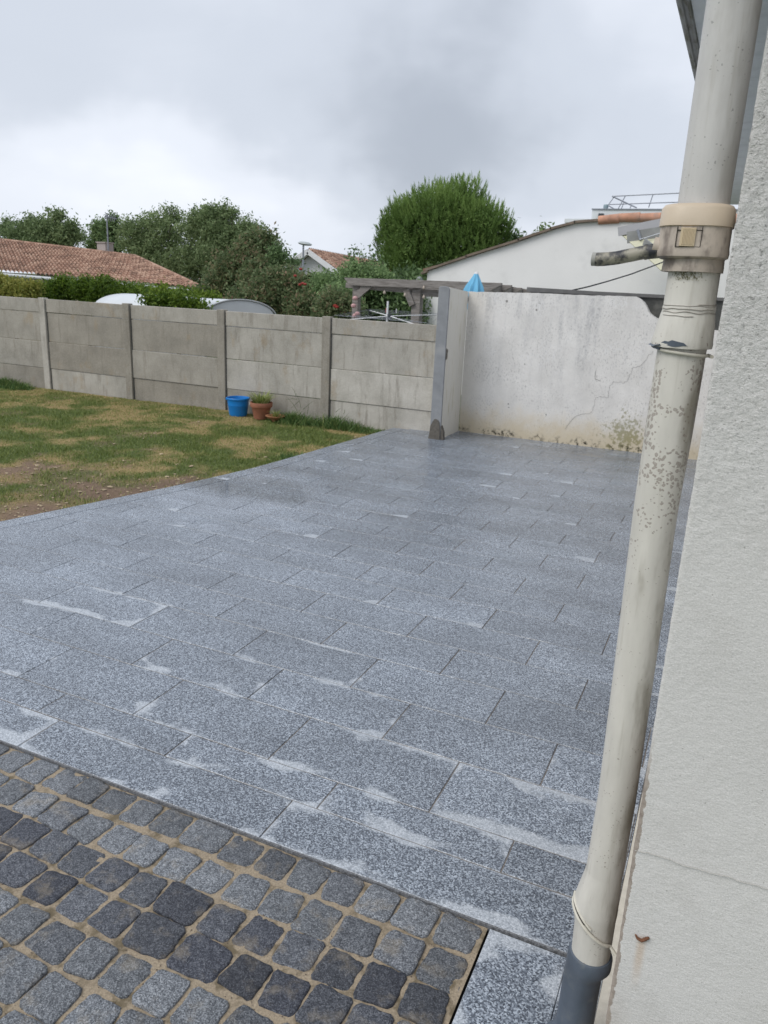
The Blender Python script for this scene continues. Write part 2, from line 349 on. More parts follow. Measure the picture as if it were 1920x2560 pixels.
def render_mat():
    """roughcast of the near house wall"""
    m, nt, b = mat('roughcast'); P = pos(nt); s = sep(nt, P)
    n_ = tnoise(nt, P, 2.5, 4, .5)
    c = ramp(nt, n_, [(.3, (.62, .61, .595)), (.7, (.70, .69, .675))])
    hi = sstep(nt, math_(nt, 'ADD', s[2], math_(nt, 'MULTIPLY', n_, .5)), 1.75, 2.5)
    c = mix(nt, math_(nt, 'MULTIPLY', sstep(nt, tnoise(nt, P, 5.5, 6, .7), .46, .68), .30), c, (.47, .455, .43))
    c = mix(nt, .35, c, ramp(nt, tnoise(nt, P, 260, 3, .7), [(.32, (.40, .39, .375)), (.68, (.86, .85, .83))]))
    c = mix(nt, math_(nt, 'MULTIPLY', sstep(nt, tvor(nt, P, 30), .07, .035), .55), c, (.25, .24, .22))
    pit = sstep(nt, tnoise(nt, P, 120, 4, .65), .55, .66)
    c = mix(nt, math_(nt, 'MULTIPLY', pit, math_(nt, 'ADD', .06, math_(nt, 'MULTIPLY', hi, .62))), c, (.20, .195, .19))
    # broken corner of the render showing brown mortar
    cz = sstep(nt, s[2], 1.22, 1.02); e = math_(nt, 'ADD', s[0], .0395)
    wv = tnoise(nt, P, 13, 4, .6); wdt = math_(nt, 'MULTIPLY', math_(nt, 'SUBTRACT', wv, .33), .042)
    br = math_(nt, 'MULTIPLY', sstep(nt, math_(nt, 'SUBTRACT', wdt, e), -.0008, .0008), cz)
    c = mix(nt, math_(nt, 'MULTIPLY', br, .85), c, ramp(nt, tnoise(nt, P, 60, 3), [(.3, (.20, .155, .125)), (.7, (.38, .32, .27))]))
    # rust run under the stub of iron
    rx = sstep(nt, math_(nt, 'ABSOLUTE', math_(nt, 'SUBTRACT', s[0], .012)), .016, .002)
    rz = math_(nt, 'MULTIPLY', sstep(nt, s[2], .46, .60), sstep(nt, s[2], .65, .63))
    c = mix(nt, math_(nt, 'MULTIPLY', math_(nt, 'MULTIPLY', rx, rz), .38), c, (.50, .30, .13))
    c = mix(nt, math_(nt, 'MULTIPLY', sstep(nt, math_(nt, 'ADD', s[2], math_(nt, 'MULTIPLY', n_, .25)), .55, .20), .38), c, (.47, .40, .29))
    c = mix(nt, math_(nt, 'MULTIPLY', math_(nt, 'MULTIPLY', sstep(nt, e, .075, .0), sstep(nt, math_(nt, 'ADD', s[2], math_(nt, 'MULTIPLY', wv, .3)), .75, .35)), .5), c, (.36, .31, .26))
    co = math_(nt, 'ADD', .12, math_(nt, 'MULTIPLY', hi, .75))
    h = math_(nt, 'ADD', math_(nt, 'MULTIPLY', tnoise(nt, pos(nt, (1, 1, 1.4)), 95, 5, .72), 1.0), math_(nt, 'MULTIPLY', tnoise(nt, P, 22, 3, .5), .35))
    h = math_(nt, 'ADD', h, math_(nt, 'MULTIPLY', tnoise(nt, P, 420, 2, .6), .22))
    setb(nt, b, col=c, rough=.9, spec=.25, normal=bump(nt, h, math_(nt, 'ADD', .38, math_(nt, 'MULTIPLY', hi, .5)), .0065))
    return m
def pipe_mat(name, col, spots, dirt, tint=(.13, .10, .085)):
    m, nt, b = mat(name); P = pos(nt); s = sep(nt, P)
    n_ = tnoise(nt, pos(nt, (1, 1, .25)), 28, 5, .6)
    c = ramp(nt, n_, [(.3, tuple(x*.90 for x in col)), (.7, tuple(min(1, x*1.05) for x in col))])
    dn = tnoise(nt, pos(nt, (1, 1, .3)), 13, 4, .6)
    side = sstep(nt, s[0], -.105, -.055)                      # the grime sits on the house side of the pipe
    c = mix(nt, math_(nt, 'MULTIPLY', sstep(nt, math_(nt, 'ADD', dn, math_(nt, 'MULTIPLY', side, .22)), .58, .84), dirt), c, (.19, .165, .115))
    vo = tvor(nt, node(nt, 'ShaderNodeVectorMath', {0: P, 1: node(nt, 'ShaderNodeVectorMath', {0: node(nt, 'ShaderNodeTexNoise', {'Vector': P, 'Scale': 90.0}).outputs[1], 'Scale': .012}, operation='SCALE').outputs[0]}, operation='ADD').outputs[0], 105, 'F1'); msk = tnoise(nt, P, 18, 3, .5)
    ed = tnoise(nt, P, 160, 3, .6)
    zb = math_(nt, 'MULTIPLY', sstep(nt, s[2], 1.50, 1.78), sstep(nt, s[2], 2.06, 1.98))
    th = math_(nt, 'ADD', math_(nt, 'MULTIPLY', sstep(nt, msk, .42, .60), .21), math_(nt, 'MULTIPLY', math_(nt, 'MULTIPLY', zb, sstep(nt, msk, .30, .52)), spots))
    vq = math_(nt, 'ADD', vo, math_(nt, 'MULTIPLY', math_(nt, 'SUBTRACT', ed, .5), .45))
    sm = sstep(nt, vq, th, math_(nt, 'SUBTRACT', th, .08))
    rim = math_(nt, 'SUBTRACT', 1.0, math_(nt, 'MULTIPLY', sstep(nt, vq, math_(nt, 'SUBTRACT', th, .14), math_(nt, 'SUBTRACT', th, .30)), .22))
    c = mix(nt, math_(nt, 'MULTIPLY', math_(nt, 'MULTIPLY', sm, rim), .66), c, tint)
    strk = tnoise(nt, pos(nt, (1, 1, .06)), 60, 4, .6)
    c = mix(nt, math_(nt, 'MULTIPLY', sstep(nt, strk, .55, .72), .22), c, (.27, .24, .185))
    setb(nt, b, col=c, rough=.5, spec=.4, normal=bump(nt, math_(nt, 'ADD', n_, tnoise(nt, P, 260, 2)), .25, .0012))
    return m
def leaf_mat(name, a, b_, c_, trans=.42):
    m = bpy.data.materials.new(name); m.use_nodes = True; nt = m.node_tree; nt.nodes.clear()
    out = nt.nodes.new('ShaderNodeOutputMaterial'); t = node(nt, 'ShaderNodeAttribute', attribute_name='tint').outputs[2]
    col = ramp(nt, t, [(0, a), (.55, b_), (1, c_)])
    p = node(nt, 'ShaderNodeBsdfPrincipled', {'Base Color': col, 'Roughness': .6, 'Specular IOR Level': .3})
    tr = node(nt, 'ShaderNodeBsdfTranslucent', {0: col})
    mx = node(nt, 'ShaderNodeMixShader', {0: trans, 1: p.outputs[0], 2: tr.outputs[0]}); nt.links.new(mx.outputs[0], out.inputs[0])
    return m
def tile_mat():
    m, nt, b = mat('clay_tile'); P = pos(nt)
    v = sep(nt, tvor(nt, pos(nt, (3.8, 2.6, 1)), 1.0, out=1))[0]; n_ = tnoise(nt, P, 1.3, 4)
    c = ramp(nt, math_(nt, 'ADD', math_(nt, 'MULTIPLY', v, .6), math_(nt, 'MULTIPLY', n_, .4)), [(.2, (.20, .125, .092)), (.5, (.32, .19, .138)), (.8, (.44, .30, .225))])
    c = mix(nt, math_(nt, 'MULTIPLY', sstep(nt, tnoise(nt, P, 3.0, 4), .52, .7), .4), c, (.14, .11, .08))
    setb(nt, b, col=c, rough=.85, spec=.25); return m
def lawn_mat():
    m, nt, b = mat('lawn_soil'); P = pos(nt)
    c = node(nt, 'ShaderNodeAttribute', attribute_name='albedo').outputs[0]
    n_ = tnoise(nt, P, 45, 5, .65)
    c = mix(nt, 1.0, c, ramp(nt, n_, [(.25, .62), (.75, 1.35)]), 'MULTIPLY')
    setb(nt, b, col=c, rough=.95, spec=.2, normal=bump(nt, n_, .8, .02)); return m

GRAN = granite_mat(); COB = cobble_mat(); CONC = concrete_mat(); PWALL = painted_wall_mat(); RENDER = render_mat(); TILE = tile_mat()
SAND = simple('sand_joint', (.33, .27, .195), .95, 140, .35, bumpd=.006, bscale=170, two=(.15, .12, .075), tscale=14, tlo=.48, thi=.66)
MORT = simple('slab_mortar', (.20, .18, .165), .9, 14, .4, two=(.10, .09, .085), tscale=3)
CEM = simple('cement_grey', (.255, .268, .285), .85, 7, .15, bumpd=.004, bscale=18, two=(.32, .33, .34), tscale=3)
CEMD = simple('broken_cement', (.125, .115, .10), .95, 30, .3, bumpd=.01, bscale=40)
WHITEW = simple('white_render_far', (.84, .835, .83), .9, 1.2, .04, bumpd=.004, bscale=25, two=(.72, .715, .71), tscale=1.4, tlo=.55, thi=.8)
WHITEP = simple('white_trim', (.74, .75, .77), .6, 3, .05)
MODW = simple('white_modern', (.70, .73, .75), .7, .8, .04)
METAL = simple('galvanised_rail', (.30, .32, .36), .45, 5, .1, metal=.5)
DARKM = simple('dark_metal', (.06, .07, .08), .5, 8, .2)
SOFF = simple('soffit_paint', (.78, .82, .84), .7, 3, .06, two=(.70, .735, .755), tscale=8)
GUT = simple('gutter_zinc', (.27, .275, .27), .55, 14, .2, two=(.115, .115, .085), tscale=7, tlo=.45, thi=.62, stretch=(4, .8, 4), metal=.1)
UPIPE = pipe_mat('upper_pipe_paint', (.60, .59, .575), .02, .35, (.24, .235, .23))
LPIPE = pipe_mat('lower_pipe_paint', (.635, .615, .565), .33, .70, (.21, .165, .14))
BEIGE = simple('beige_plastic', (.60, .50, .385), .45, 12, .06, bumpd=.0006, bscale=300)
BEIGED = simple('grimy_beige_plastic', (.50, .435, .37), .55, 14, .12, two=(.21, .175, .15), tscale=26, tlo=.45, thi=.68, stretch=(1, 1, .6), bumpd=.0006, bscale=300)
DARKGAP = simple('gap_shadow_black', (.03, .026, .022), .9)  # flat black for joint and groove; painted shadow between the clamp straps
HOSE = simple('mouldy_hose', (.33, .31, .25), .5, 20, .2, two=(.028, .030, .038), tscale=22, tlo=.42, thi=.58)
GPVC = simple('grey_pvc', (.085, .105, .135), .4, 9, .18, two=(.17, .18, .18), tscale=14, tlo=.55, thi=.8)
IVORY = simple('ivory_paint', (.60, .575, .50), .55, 40, .1)
RUST = simple('rust', (.15, .065, .035), .9, 90, .4, bumpd=.002, bscale=200)
WOOD = simple('weathered_wood', (.26, .24, .225), .85, 6, .3, stretch=(1, 6, 10), two=(.16, .142, .128), tscale=5, bumpd=.004, bscale=30)
BLUEP = simple('blue_plastic', (.006, .19, .56), .35, 5, .06)
TERRA = simple('terracotta', (.30, .125, .075), .8, 14, .16)
TERRL = simple('terracotta_tray', (.42, .19, .10), .8, 14, .16)
PARA = simple('parasol_cloth', (.16, .45, .68), .8, 6, .08)
PVCW = simple('white_sheet', (.60, .635, .665), .35, 2, .05)
PVCE = simple('translucent_end', (.58, .60, .62), .4, 3, .06)
CABLE = simple('cable_black', (.02, .022, .025), .6)
BARK = simple('bark', (.13, .105, .08), .95, 12, .3)
DARKC = simple('dark_stained_concrete', (.085, .088, .085), .95, 4, .35, bumpd=.01, bscale=14, two=(.15, .15, .14), tscale=6)
HWALL = simple('ochre_house_wall', (.40, .36, .28), .9, 2, .1)
GLASS = simple('dark_glass', (.03, .035, .04), .15)
L_OLIVE = leaf_mat('leaf_grey_green', (.115, .17, .075), (.235, .315, .145), (.38, .46, .245))
L_DARK = leaf_mat('leaf_dark_green', (.080, .13, .058), (.17, .26, .11), (.29, .41, .18))
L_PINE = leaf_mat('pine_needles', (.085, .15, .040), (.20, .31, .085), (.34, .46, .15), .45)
L_HEDGE = leaf_mat('leaf_bright_green', (.040, .085, .010), (.115, .19, .022), (.24, .33, .05))
L_YEL = leaf_mat('leaf_yellow_green', (.16, .20, .04), (.33, .33, .08), (.50, .46, .14))
L_RED = leaf_mat('leaf_green_and_red', (.10, .145, .065), (.21, .265, .125), (.33, .22, .15))
L_GRASS = leaf_mat('grass_blades', (.10, .165, .040), (.225, .265, .080), (.60, .47, .24), .25)
L_WEED = leaf_mat('weed_blades', (.050, .11, .032), (.12, .20, .060), (.30, .34, .12), .25)
L_POT = leaf_mat('variegated_leaves', (.10, .16, .04), (.30, .36, .10), (.55, .56, .30), .25)

# ------------------------------------------------------------------ the ground
XOUT = [(2.0, -6.28), (4.487, -5.62), (6.40, -5.13), (7.51, -4.93), (10.95, -4.66)]
def xo(y): return float(np.interp(y, [a for a, _ in XOUT], [b for _, b in XOUT]))
def xi(y): return xo(y) + .20
def gz(x, y):
    """rolling level of the land behind the gardens"""
    t = min(1, max(0, (y-14)/14)); return -.16 - 1.1*t*t*(3-2*t)
gx = [-400, -120, -60, -36, -24, -16, -10, -6, -3, 0, 3, 8, 16, 40, 120, 400]; gy = [-120, -20, -4, 0, 4, 8, 12, 14, 17, 20, 24, 28, 40, 70, 140, 400, 900]
g = G(); g.add([(x, y, gz(x, y)) for y in gy for x in gx], [(j*len(gx)+i, j*len(gx)+i+1, (j+1)*len(gx)+i+1, (j+1)*len(gx)+i) for j in range(len(gy)-1) for i in range(len(gx)-1)])
GRM = simple('far_ground', (.085, .11, .045), .95, .6, .3)
tag(g.build('ground', GRM), 'rough grassy land under and beyond the gardens', kind='structure')

# lawn: a fine sheet that carries its own soil and straw colours
def lawn_fields(x, y):
    g1 = fbm(x, y, .55, 3); g2 = fbm(x, y, 1.7, 9); e = x - np.interp(y, [a for a, _ in XOUT], [b for _, b in XOUT])   # distance left of the paving (negative)
    soil = np.clip((e+1.3)/1.2, 0, 1)*np.clip((8.2-y)/2.4, .10, 1)*(.30+1.4*g2) + np.clip(g2-.60, 0, 1)*2.2
    blob_ = np.exp(-(((x+6.7)/.9)**2+((y-6.1)/.9)**2)); soil = soil+blob_*.75*(.5+g2)
    soil = np.clip((soil-.42)*2.6, 0, 1); soil = np.maximum(soil, np.clip((fbm(x, y, 1.9, 61)-.64)*6, 0, 1)*.6)
    dry_ = np.clip((fbm(x, y, .75, 21)*.5+fbm(x, y, 2.6, 23)*.5-.43)*6.5, 0, 1); dry_ = np.maximum(dry_, np.clip((y-9.9)/.9, 0, 1)*.65*np.clip((-7.4-x)/1.0+.75, 0, 1))
    return soil, dry_
nx, ny = 190, 170
X, Y = np.meshgrid(np.linspace(-17, -4.4, nx), np.linspace(1.2, 10.9, ny))
lim = np.interp(Y, [a for a, _ in XOUT], [b for _, b in XOUT])+.06
Xc = np.minimum(X, lim)
Zl = -.075 + .05*(fbm(Xc, Y, .7, 5)-.5) + .02*(fbm(Xc, Y, 4, 6)-.5); Zl = np.where(X > lim-.02, -.06, Zl)
soil, dr = lawn_fields(Xc, Y)
alb = (np.array([.095, .125, .042])[None, None]*(1-dr[..., None])+np.array([.30, .225, .11])[None, None]*dr[..., None])
so_c = np.array([.185, .130, .092])[None, None]*(0.8+.5*fbm(Xc, Y, 3, 31))[..., None]
alb = alb*(1-soil[..., None]) + so_c*soil[..., None]
cols = np.concatenate([alb, np.ones_like(alb[..., :1])], -1).reshape(-1, 4)
idx = np.arange(nx*ny).reshape(ny, nx); F = np.stack([idx[:-1, :-1], idx[:-1, 1:], idx[1:, 1:], idx[1:, :-1]], -1).reshape(-1, 4)
lo = fast('lawn', np.stack([Xc, Y, Zl], -1).reshape(-1, 3), F, lawn_mat(), attr={'albedo': ('POINT', 'FLOAT_COLOR', cols)})
tag(lo, 'patchy lawn of green, straw and bare soil left of the paving', kind='structure')
def lawn_z(x, y): return -.075 + .05*(fbm(x, y, .7, 5)-.5) + .02*(fbm(x, y, 4, 6)-.5)

# grass blades (nobody could count them)
def blades(name, x, y, z, h, w, tint, m, parent=None, lean=.45, rng=RNG):
    n = len(x); a = rng.random(n)*2*np.pi; lx = (rng.random(n)-.5)*2*lean*h; ly = (rng.random(n)-.5)*2*lean*h
    dx = np.cos(a)*w/2; dy = np.sin(a)*w/2
    p = np.empty((n, 5, 3))
    p[:, 0] = np.stack([x-dx, y-dy, z], -1); p[:, 1] = np.stack([x+dx, y+dy, z], -1)
    p[:, 2] = np.stack([x+dx*.8+lx*.45, y+dy*.8+ly*.45, z+h*.55], -1); p[:, 3] = np.stack([x-dx*.8+lx*.45, y-dy*.8+ly*.45, z+h*.55], -1)
    p[:, 4] = np.stack([x+lx, y+ly, z+h*.95], -1)
    k = np.arange(n)[:, None]*5
    me = bpy.data.meshes.new(name); off = np.array(parent_loc(parent))
    co = (p.reshape(-1, 3)-off).astype(np.float32)
    q = (k+np.array([0, 1, 2, 3])); t = (k+np.array([3, 2, 4])); lp = np.concatenate([q, t], 1).ravel()
    me.vertices.add(n*5); me.vertices.foreach_set('co', co.ravel()); me.loops.add(n*7); me.loops.foreach_set('vertex_index', lp.astype(np.int32))
    me.polygons.add(n*2); st = (np.arange(n)[:, None]*7+np.array([0, 4])).ravel(); me.polygons.foreach_set('loop_start', st.astype(np.int32)); me.update(calc_edges=True)
    at_ = me.attributes.new('tint', 'FLOAT', 'FACE'); at_.data.foreach_set('value', np.repeat(tint, 2).astype(np.float32))
    return link(name, me, m, parent)
N = 190000
y = 2.0+8.85*RNG.random(N)**.85; x = -15.5+11*RNG.random(N)
lim = np.interp(y, [a for a, _ in XOUT], [b for _, b in XOUT])
soil, dr = lawn_fields(x, y)
keep = (x < lim+.03*(vnoise(x, y, 9, 3)-.55)) & (RNG.random(N) > soil*.93) & (x > -13.5-(y-2)*.1)
x, y, soil, dr = x[keep], y[keep], soil[keep], dr[keep]
tall = .45+1.5*fbm(x, y, 2.2, 55)**1.3; h = (.020+.028*RNG.random(len(x)))*tall*(1-.45*dr)
tn = np.clip(.08+.45*RNG.random(len(x))+.10*fbm(x, y, 2, 77)+dr*.42*RNG.random(len(x))**.5+soil*.2, 0, 1)
tag(blades('grass', x, y, lawn_z(x, y)-.004, h, .006+.005*RNG.random(len(x)), tn, L_GRASS, lean=.8), 'short worn grass with straw coloured blades', 'grass', kind='stuff')
# litter: pale chips, small stones and dead leaves on the bare soil
n = 2200
y = 3.0+7.2*RNG.random(n); x = np.interp(y, [a for a, _ in XOUT], [b for _, b in XOUT]) - .04 - 3.2*RNG.random(n)**1.5
s_, _d = lawn_fields(x, y); k = RNG.random(n) < s_*.9+.06; x, y = x[k], y[k]
g = G()
for a, b in zip(x, y):
    r = random.uniform(.006, .020) if random.random() < .9 else random.uniform(.022, .036); z = float(lawn_z(a, b))+.004; k = len(g.v); nn = 6; rot = random.random()*6
    ring = [(a+r*math.cos(rot+j)*random.uniform(.7, 1.2), b+r*math.sin(rot+j)*random.uniform(.6, 1.1), z+random.uniform(0, .5)*r) for j in np.linspace(0, 2*math.pi, nn, endpoint=False)]
    g.add(ring+[(a, b, z+r*.55)], [(j, (j+1) % nn, nn) for j in range(nn)])
CHIP = simple('pale_chips', (.36, .285, .19), .9, 9, .4)
tag(g.build('gravel_chips', CHIP), 'pale stone chips and dead leaves on the bare soil beside the paving', 'gravel', kind='stuff')

# ------------------------------------------------------------------ terrace of granite slabs
class Slabs:
    def __init__(s): s.v = []; s.f = []; s.u1 = []; s.u2 = []; s.rn = []; s.dk = []
    def slab(s, q, z, drk, gap=.0053, bev=.0022, dep=.035, tilt=.0012):
        """q: four corners (x,y) counter-clockwise from near-left"""
        q = [Vector((a, b)) for a, b in q]; c = sum(q, Vector((0, 0)))/4
        def ins(d):
            o = []
            for i in range(4):
                p0, p, p1 = q[i-1], q[i], q[(i+1) % 4]; a = (p0-p).normalized(); b = (p1-p).normalized(); o.append(p+(a+b)*d)
            return o
        k = len(s.v); t1, t2 = random.uniform(-1, 1)*tilt, random.uniform(-1, 1)*tilt
        A = ins(gap/2+bev); B = ins(gap/2)
        hz = [z+t1*(p.x-c.x)*2+t2*(p.y-c.y)*2 for p in A]
        s.v += [(p.x, p.y, h) for p, h in zip(A, hz)]+[(p.x, p.y, h-bev) for p, h in zip(B, hz)]+[(p.x, p.y, z-dep) for p in B]
        L = (q[1]-q[0]).length; Wd = (q[3]-q[0]).length; uv = [(0, 0), (L, 0), (L, Wd), (0, Wd)]
        rn = random.random()
        for f in [(0, 1, 2, 3)]+[(4+i, 4+(i+1) % 4, (i+1) % 4, i) for i in range(4)]+[(8+i, 8+(i+1) % 4, 4+(i+1) % 4, 4+i) for i in range(4)]:
            s.f.append(tuple(k+i for i in f)); s.rn.append(rn); s.dk.append(drk)
            for i in f:
                a, b = uv[i % 4]; s.u1.append((a, b)); s.u2.append((L-a, Wd-b))
    def build(s, name, m):
        me = bpy.data.meshes.new(name); me.from_pydata(s.v, [], s.f); me.update()
        for nme, d in (('near', s.u1), ('far', s.u2)):
            l = me.uv_layers.new(name=nme); l.data.foreach_set('uv', np.array(d, dtype=np.float32).ravel())
        for nme, d in (('rnd', s.rn), ('dry', s.dk)):
            a = me.attributes.new(nme, 'FLOAT', 'FACE'); a.data.foreach_set('value', np.array(d, dtype=np.float32))
        return link(name, me, m)
S = Slabs()
XR = -.079
def row(y0, y1, j0, pitch, dry, end=None):
    """slabs of one course: joint at j0, repeating every pitch"""
    js = []; x = j0
    while x > -7: js.append(x); x -= pitch
    x = j0+pitch
    while x < XR: js.append(x); x += pitch
    js = sorted(js)+[XR]
    a0, a1 = (xi(y0), xi(y1)) if end is None else (end, end)
    js = [j for j in js if j > max(a0, a1)+.12]
    L0, L1 = a0, a1
    for j in js:
        S.slab([(L0, y0), (j, y0), (j, y1), (L1, y1)], 0, dry() if callable(dry) else dry); L0 = L1 = j
rows = [(2.430, 2.630, -2.118, .803, lambda: random.uniform(.40, .70)), (2.630, 3.034, -1.685, .80, lambda: random.uniform(.45, .85)), (3.034, 3.405, -1.288, .785, lambda: random.uniform(.25, .8)),
        (3.405, 3.785, -.876, .775, lambda: random.uniform(.1, .75)), (3.785, 4.145, -1.267, .78, .25), (4.145, 4.508, -.856, .77, .2), (4.508, 4.857, -1.238, .77, .2),
        (4.857, 5.192, -.84, .75, .2), (5.192, 5.545, -1.212, .75, .15), (5.545, 5.880, -.816, .75, .15), (5.880, 6.210, -1.185, .74, .15), (6.210, 6.535, -.805, .73, .1),
        (6.535, 6.862, -1.166, .73, .1), (6.862, 7.188, -.778, .73, .1), (7.188, 7.510, -1.141, .73, .1), (7.510, 7.820, -.77, .73, .1), (7.820, 8.155, -1.127, .73, .1)]
random.seed(23)
for r in rows: row(*r)
yy = 8.155; od = 0
while yy < 11.2:
    y2 = min(yy+.338, 11.26); row(yy, y2, -.77-.365*od, .73, .12, end=None if y2 < 10.9 else -4.42); yy = y2; od = 1-od
row(2.170, 2.430, -1.430, 1.33, lambda: random.uniform(.74, .92), end=-6.1); random.seed(41)
yb = 2.43
while yb < 10.8:                                                     # border course along the lawn
    y2 = min(yb+.62, 10.86); S.slab([(xo(yb), yb), (xi(yb), yb), (xi(y2), y2), (xo(y2), y2)], .001, .35); yb = y2
S.slab([(-.472, 1.30), (-.20, 1.30), (-.20, 2.162), (-.472, 2.162)], -.008, .80, gap=.003)        # slab beside the cobbles
S.slab([(-.200, 1.30), (XR, 1.30), (XR, 2.162), (-.200, 2.162)], -.008, .80, gap=.001)
te = S.build('paved_terrace', GRAN); tag(te, 'terrace of wet grey granite slabs in staggered courses', kind='structure')
g = G(); up1 = []; n_ = 760
for i in range(n_+1):
    x_ = -6.1+(XR+6.1)*i/n_; up1.append((x_, 2.1695-.0035-.004*mnoise.noise(Vector((x_*45, 0, 0)))-.003*mnoise.noise(Vector((x_*140, 4, 0)))))
V_ = []
for x_, y_ in up1: V_ += [(x_, 2.1725, -.0012), (x_, y_, -.0022+.0015*mnoise.noise(Vector((x_*90, 1, 0)))), (x_, y_+.002*mnoise.noise(Vector((x_*60, 7, 0))), -.03)]
g.add(V_, [(3*i, 3*i+3, 3*i+4, 3*i+1) for i in range(n_)]+[(3*i+1, 3*i+4, 3*i+5, 3*i+2) for i in range(n_)])
tag(g.build('terrace_edge', simple('split_granite', (.15, .155, .165), .8, 160, .75, bumpd=.003, bscale=220)), 'rough split front edge of the terrace above the cobbles', kind='structure')
g = G(); pts = [(a, b) for a, b in [(xo(v)+.03, v) for v in (2.2, 3.5, 4.487, 6.4, 7.51, 9, 10.86)]]
poly = pts+[(-.079, 11.3), (-.079, 2.2)]
g.add([(a, b, -.0035) for a, b in poly]+[(a, b, -.10) for a, b in poly], [tuple(range(len(poly)))]+[(i, i+len(poly), (i+1) % len(poly)+len(poly), (i+1) % len(poly)) for i in range(len(poly))])
tag(g.build('paving_bed', MORT), 'mortar bed filling the joints between the terrace slabs', kind='structure')

# ------------------------------------------------------------------ cobbles
def cobbles():
    verts = []; faces = []; rn = []; dk = []
    def stone(cx, cy, w, d, dark):
        k = len(verts); n = 32; rot = random.uniform(-.07, .07); pw = random.uniform(9, 22); jx = [random.uniform(-.075, .075) for _ in range(4)]; off = random.random()*50
        ztop = -.006+random.uniform(-.005, .004); tx, ty = random.uniform(-.03, .03), random.uniform(-.03, .03)
        rings = [(1.0, -.040), (1.0, -.008), (.985, -.0035), (.95, -.001), (.75, .0005), (.4, .0015)]
        for s_, dz in rings:
            for j in range(n):
                t = 2*math.pi*(j+.5)/n; ca, sa = math.cos(t), math.sin(t); q = (abs(ca)**pw+abs(sa)**pw)**(-1/pw)
                u, v = ca*q, sa*q
                u2 = u*(1+jx[0]*v)+jx[1]*v*.5; v2 = v*(1+jx[2]*u)+jx[3]*u*.35
                nz = mnoise.noise(Vector((off+ca*1.7, sa*1.7, 0)))*.055+mnoise.noise(Vector((off+ca*5, sa*5, 3)))*.04+mnoise.noise(Vector((off+ca*12, sa*12, 3)))*.022
                r = s_*(1+nz+(mnoise.noise(Vector((off+ca*23, sa*23, 8)))*.018)); xx = u2*r*w/2; yy_ = v2*r*d/2
                x_ = cx+xx*math.cos(rot)-yy_*math.sin(rot); y_ = cy+xx*math.sin(rot)+yy_*math.cos(rot)
                z_ = ztop+dz+tx*xx+ty*yy_+(mnoise.noise(Vector((x_*28, y_*28, off)))*.006+mnoise.noise(Vector((x_*70, y_*70, off)))*.002 if dz > -.01 else 0)
                verts.append((x_, y_, z_))
        verts.append((cx, cy, ztop+.003)); r_ = random.random()
        for i in range(len(rings)-1):
            for j in range(n):
                j2 = (j+1) % n; faces.append((k+i*n+j, k+i*n+j2, k+(i+1)*n+j2, k+(i+1)*n+j)); rn.append(r_); dk.append(dark)
        b = k+(len(rings)-1)*n
        for j in range(n): faces.append((b+j, b+(j+1) % n, len(verts)-1)); rn.append(r_); dk.append(dark)
    ys = [2.090, 1.925, 1.775, 1.622, 1.462, 1.305, 1.15, .99, .83]
    offs = [-.525, -.52, -.53, -.515, -.525, -.52, -.53, -.52, -.53]
    for i, yc in enumerate(ys):
        x = offs[i]+.03
        while x > -4.2:
            w = random.uniform(.127, .149) if random.random() < .86 else random.uniform(.16, .195)
            dark = 1.0 if i in (2, 3) else 0.0
            if i in (2, 3): dark = random.choice((1.0, .95, .8, .6)) if x > -2.6 else .9
            if i == 1 and x > -.8: dark = .25
            if i in (0, 1, 4) and random.random() < .12: dark = .35
            stone(x-w/2, yc+random.uniform(-.006, .006)-(.010*math.sin(x*3) if i else 0), w, random.uniform(.134, .147), dark)
            x -= w+random.uniform(.008, .015)
    me = bpy.data.meshes.new('cobblestone_paving'); me.from_pydata(verts, [], faces); me.update()
    for nme, d in (('rnd', rn), ('dry', dk)):
        a = me.attributes.new(nme, 'FLOAT', 'FACE'); a.data.foreach_set('value', np.array(d, dtype=np.float32))
    me.polygons.foreach_set('use_smooth', [True]*len(me.polygons))
    return link('cobblestone_paving', me, COB)
g = G()
for _ in range(2600):
    a, b = random.uniform(-3.4, -.49), random.uniform(1.0, 2.16); rr_ = random.uniform(.0012, .0035); zc = -.0165+.004; k = 5; rot = random.random()*6
    ring = [(a+rr_*math.cos(rot+j)*random.uniform(.7, 1.2), b+rr_*math.sin(rot+j), -.0145) for j in np.linspace(0, 2*math.pi, k, endpoint=False)]
    g.add(ring+[(a, b, -.0115+random.uniform(0, .002))], [(j, (j+1) % k, k) for j in range(k)])
tag(g.build('grit', simple('joint_grit', (.16, .13, .10), .95, 200, .6)), 'dark grit crumbs lying in the sandy cobble joints', 'grit', kind='stuff')
tag(cobbles(), 'grey and black cobblestones set in sand, in rows', kind='structure')
# the sand between them: a fine, uneven sheet
nx, ny = 220, 90
X, Y = np.meshgrid(np.linspace(-4.4, -.480, nx), np.linspace(.6, 2.163, ny)); Z = -.0145+.006*(fbm(X, Y, 9, 4)-.5)+.003*(fbm(X, Y, 30, 8)-.5)
idx = np.arange(nx*ny).reshape(ny, nx); F = np.stack([idx[:-1, :-1], idx[:-1, 1:], idx[1:, 1:], idx[1:, :-1]], -1).reshape(-1, 4)
tag(fast('sand_bed', np.stack([X, Y, Z], -1).reshape(-1, 3), F, SAND), 'yellow sand filling the joints between the cobbles', kind='structure')
g = G(); g.box((-.50, 1.0, -.12), (-.04, 2.168, -.05)); tag(g.build('joint_bed', DARKGAP), 'dark joint around the last slab', kind='structure')
